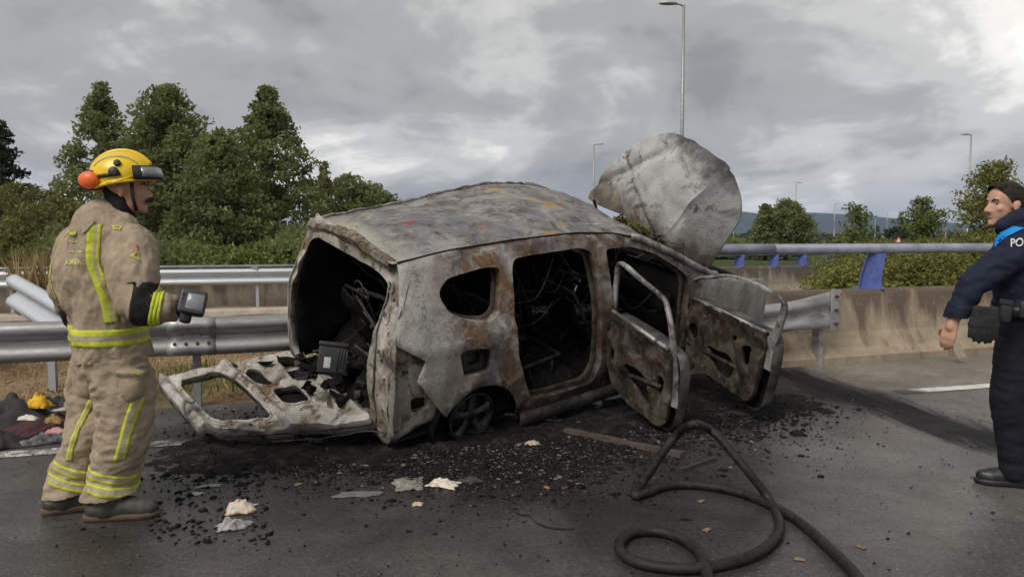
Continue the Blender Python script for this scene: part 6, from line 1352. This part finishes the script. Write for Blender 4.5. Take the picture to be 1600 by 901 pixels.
crumbs('char_crumbs', z0(inwedge(15000, SEG, .9)), .0055, M_CRUMB, 'black charcoal crumbs strewn round the burnt car'); crumbs('char_crumbs', z0(inwedge(3500, SEG, 1.9)), .0045, M_CRUMB, 'scattered black crumbs on the wet road')
crumbs('char_lumps', z0(inwedge(260, SEG, 1.0)), .016, M_CRUMB, 'black charred lumps and flakes round the burnt car', .35)
crumbs('ash_crumbs', z0(inwedge(2600, SEG, 1.)), .006, M_CRUMBG, 'grey ash crumbs strewn round the burnt car', .3); crumbs('burnt_crumbs', z0(inwedge(1200, SEG, 1.1)), .007, M_CRUMBB, 'brown burnt crumbs strewn round the burnt car', .4)
P = np.stack([rng.uniform(-4, 5, 1600), rng.uniform(2.2, 6.5, 1600)], 1); crumbs('road_grit', z0(P), .004, M_CRUMB, 'fine dark grit scattered over the whole road')
LEG = np.array([tuple(gnd(rng.uniform(235, 420), rng.uniform(740, 850)))[:2] for _ in range(260)]); crumbs('char_crumbs', z0(LEG), .008, M_CRUMB, 'black crumbs between the firefighter and the rags')
# crust sheet under the wreck
V, Fs = [], []; nx, ny = 150, 80
for i in range(nx+1):
    for j in range(ny+1):
        x, y = -2.4+5.2*i/nx, 4.25+3.2*j/ny; mid_ = 5.15+.36*(x+1); d_ = abs(y-mid_)/(.75)+.35*fbm((x, y, 0), 1.6, 3); e_ = max(0, 1-d_)*min(1, (x+2.4)*2, (2.8-x)*1.5)
        V.append((x, y, -.012+.045*min(1, e_*2.2)*(.55+.6*fbm((x, y, 1), 5, 4, 2)+.35*fbm((x, y, 2), 16, 2, 1))))
for i in range(nx):
    for j in range(ny): a = i*(ny+1)+j; Fs.append((a, a+ny+1, a+ny+2, a+1))
k = N('ash crust'); n1 = k.noise(7, 9, .7, .4); n2 = k.noise(45, 6, .7); c = k.ramp(n1, [(.38, (.010, .0095, .0095)), (.55, (.024, .022, .021)), (.66, (.06, .052, .046))]); c = k.mix(k.step(n2, .60, .68, 0, .6), c, (.13, .12, .11)); k.bump(k.math('ADD', n1, n2), .9, .02); M_CRUST = k.out(c, .9, 0, .1)
tag(mesh_obj('ash_crust', V, Fs, M_CRUST), 'black crust of ash on the road under and beside the wreck', 'ash', kind='stuff')
# sliver of burnt strips under the front door
rr = random.Random(3); P = []
for i in range(46):
    c = gnd(rr.uniform(1075, 1190), rr.uniform(600, 655)); a = rr.uniform(0, 6.28); l_ = rr.uniform(.03, .13); d = Vector((math.cos(a), math.sin(a), rr.uniform(0, .3)))*l_; P.append(tube([c+Vector((0, 0, .008)), c+d*.5+Vector((0, 0, .02)), c+d+Vector((0, 0, .008))], rr.uniform(.003, .007), 5))
tag(mesh_obj('burnt_strips', *join(*P), M_STICK), 'tangle of thin burnt strips below the open front door', 'debris', kind='stuff')
# crack in the asphalt: a real groove filler
P = [gnd(u, v) for u, v in ((790, 786), (800, 797), (812, 804), (826, 806), (838, 817), (860, 825), (880, 827), (897, 826))]
V, Fs = [], []
for i, p in enumerate(smooth_path(P, 5)): w_ = .006+.010*abs(fbm((i*.4, 0, 0), 1, 2)); V += [p+Vector((0, -w_, .0045)), p+Vector((0, w_, .0045))]
tag(mesh_obj('road_crack', V, [(2*i, 2*i+2, 2*i+3, 2*i+1) for i in range(len(V)//2-1)], plain('crack dark', (.006, .006, .006), .9)), kind='structure')
# steel plate leaning on the barrier foot
pt_ = at(1497, 538, 8.22); o = tag(empty('leaning_plate', (pt_.x, pt_.y, .12)), 'small grey plate leaning on the barrier foot below the hand of the officer', 'plate')
rbox('plate', (.13, .012, .26), M_CONC2, o, (0, .02, .06), (R(-25), R(-14), ROAD_A), .004)
# ------------------------------------------------------------------ air
def haze(density=1.15e-4):
    V, Fs = box(0, 4400, 135, 17000, 14000, 274); o = mesh_obj('haze', V, Fs, None, None, False); m = bpy.data.materials.new('haze'); m.use_nodes = True; t = m.node_tree; t.nodes.clear()
    ou = t.nodes.new('ShaderNodeOutputMaterial'); pv = t.nodes.new('ShaderNodeVolumePrincipled'); pv.inputs['Color'].default_value = (.40, .56, .95, 1); pv.inputs['Density'].default_value = density
    t.links.new(pv.outputs[0], ou.inputs['Volume']); o.data.materials.append(m); tag(o, 'thin bluish haze over the far hills', 'haze', kind='stuff')
haze()
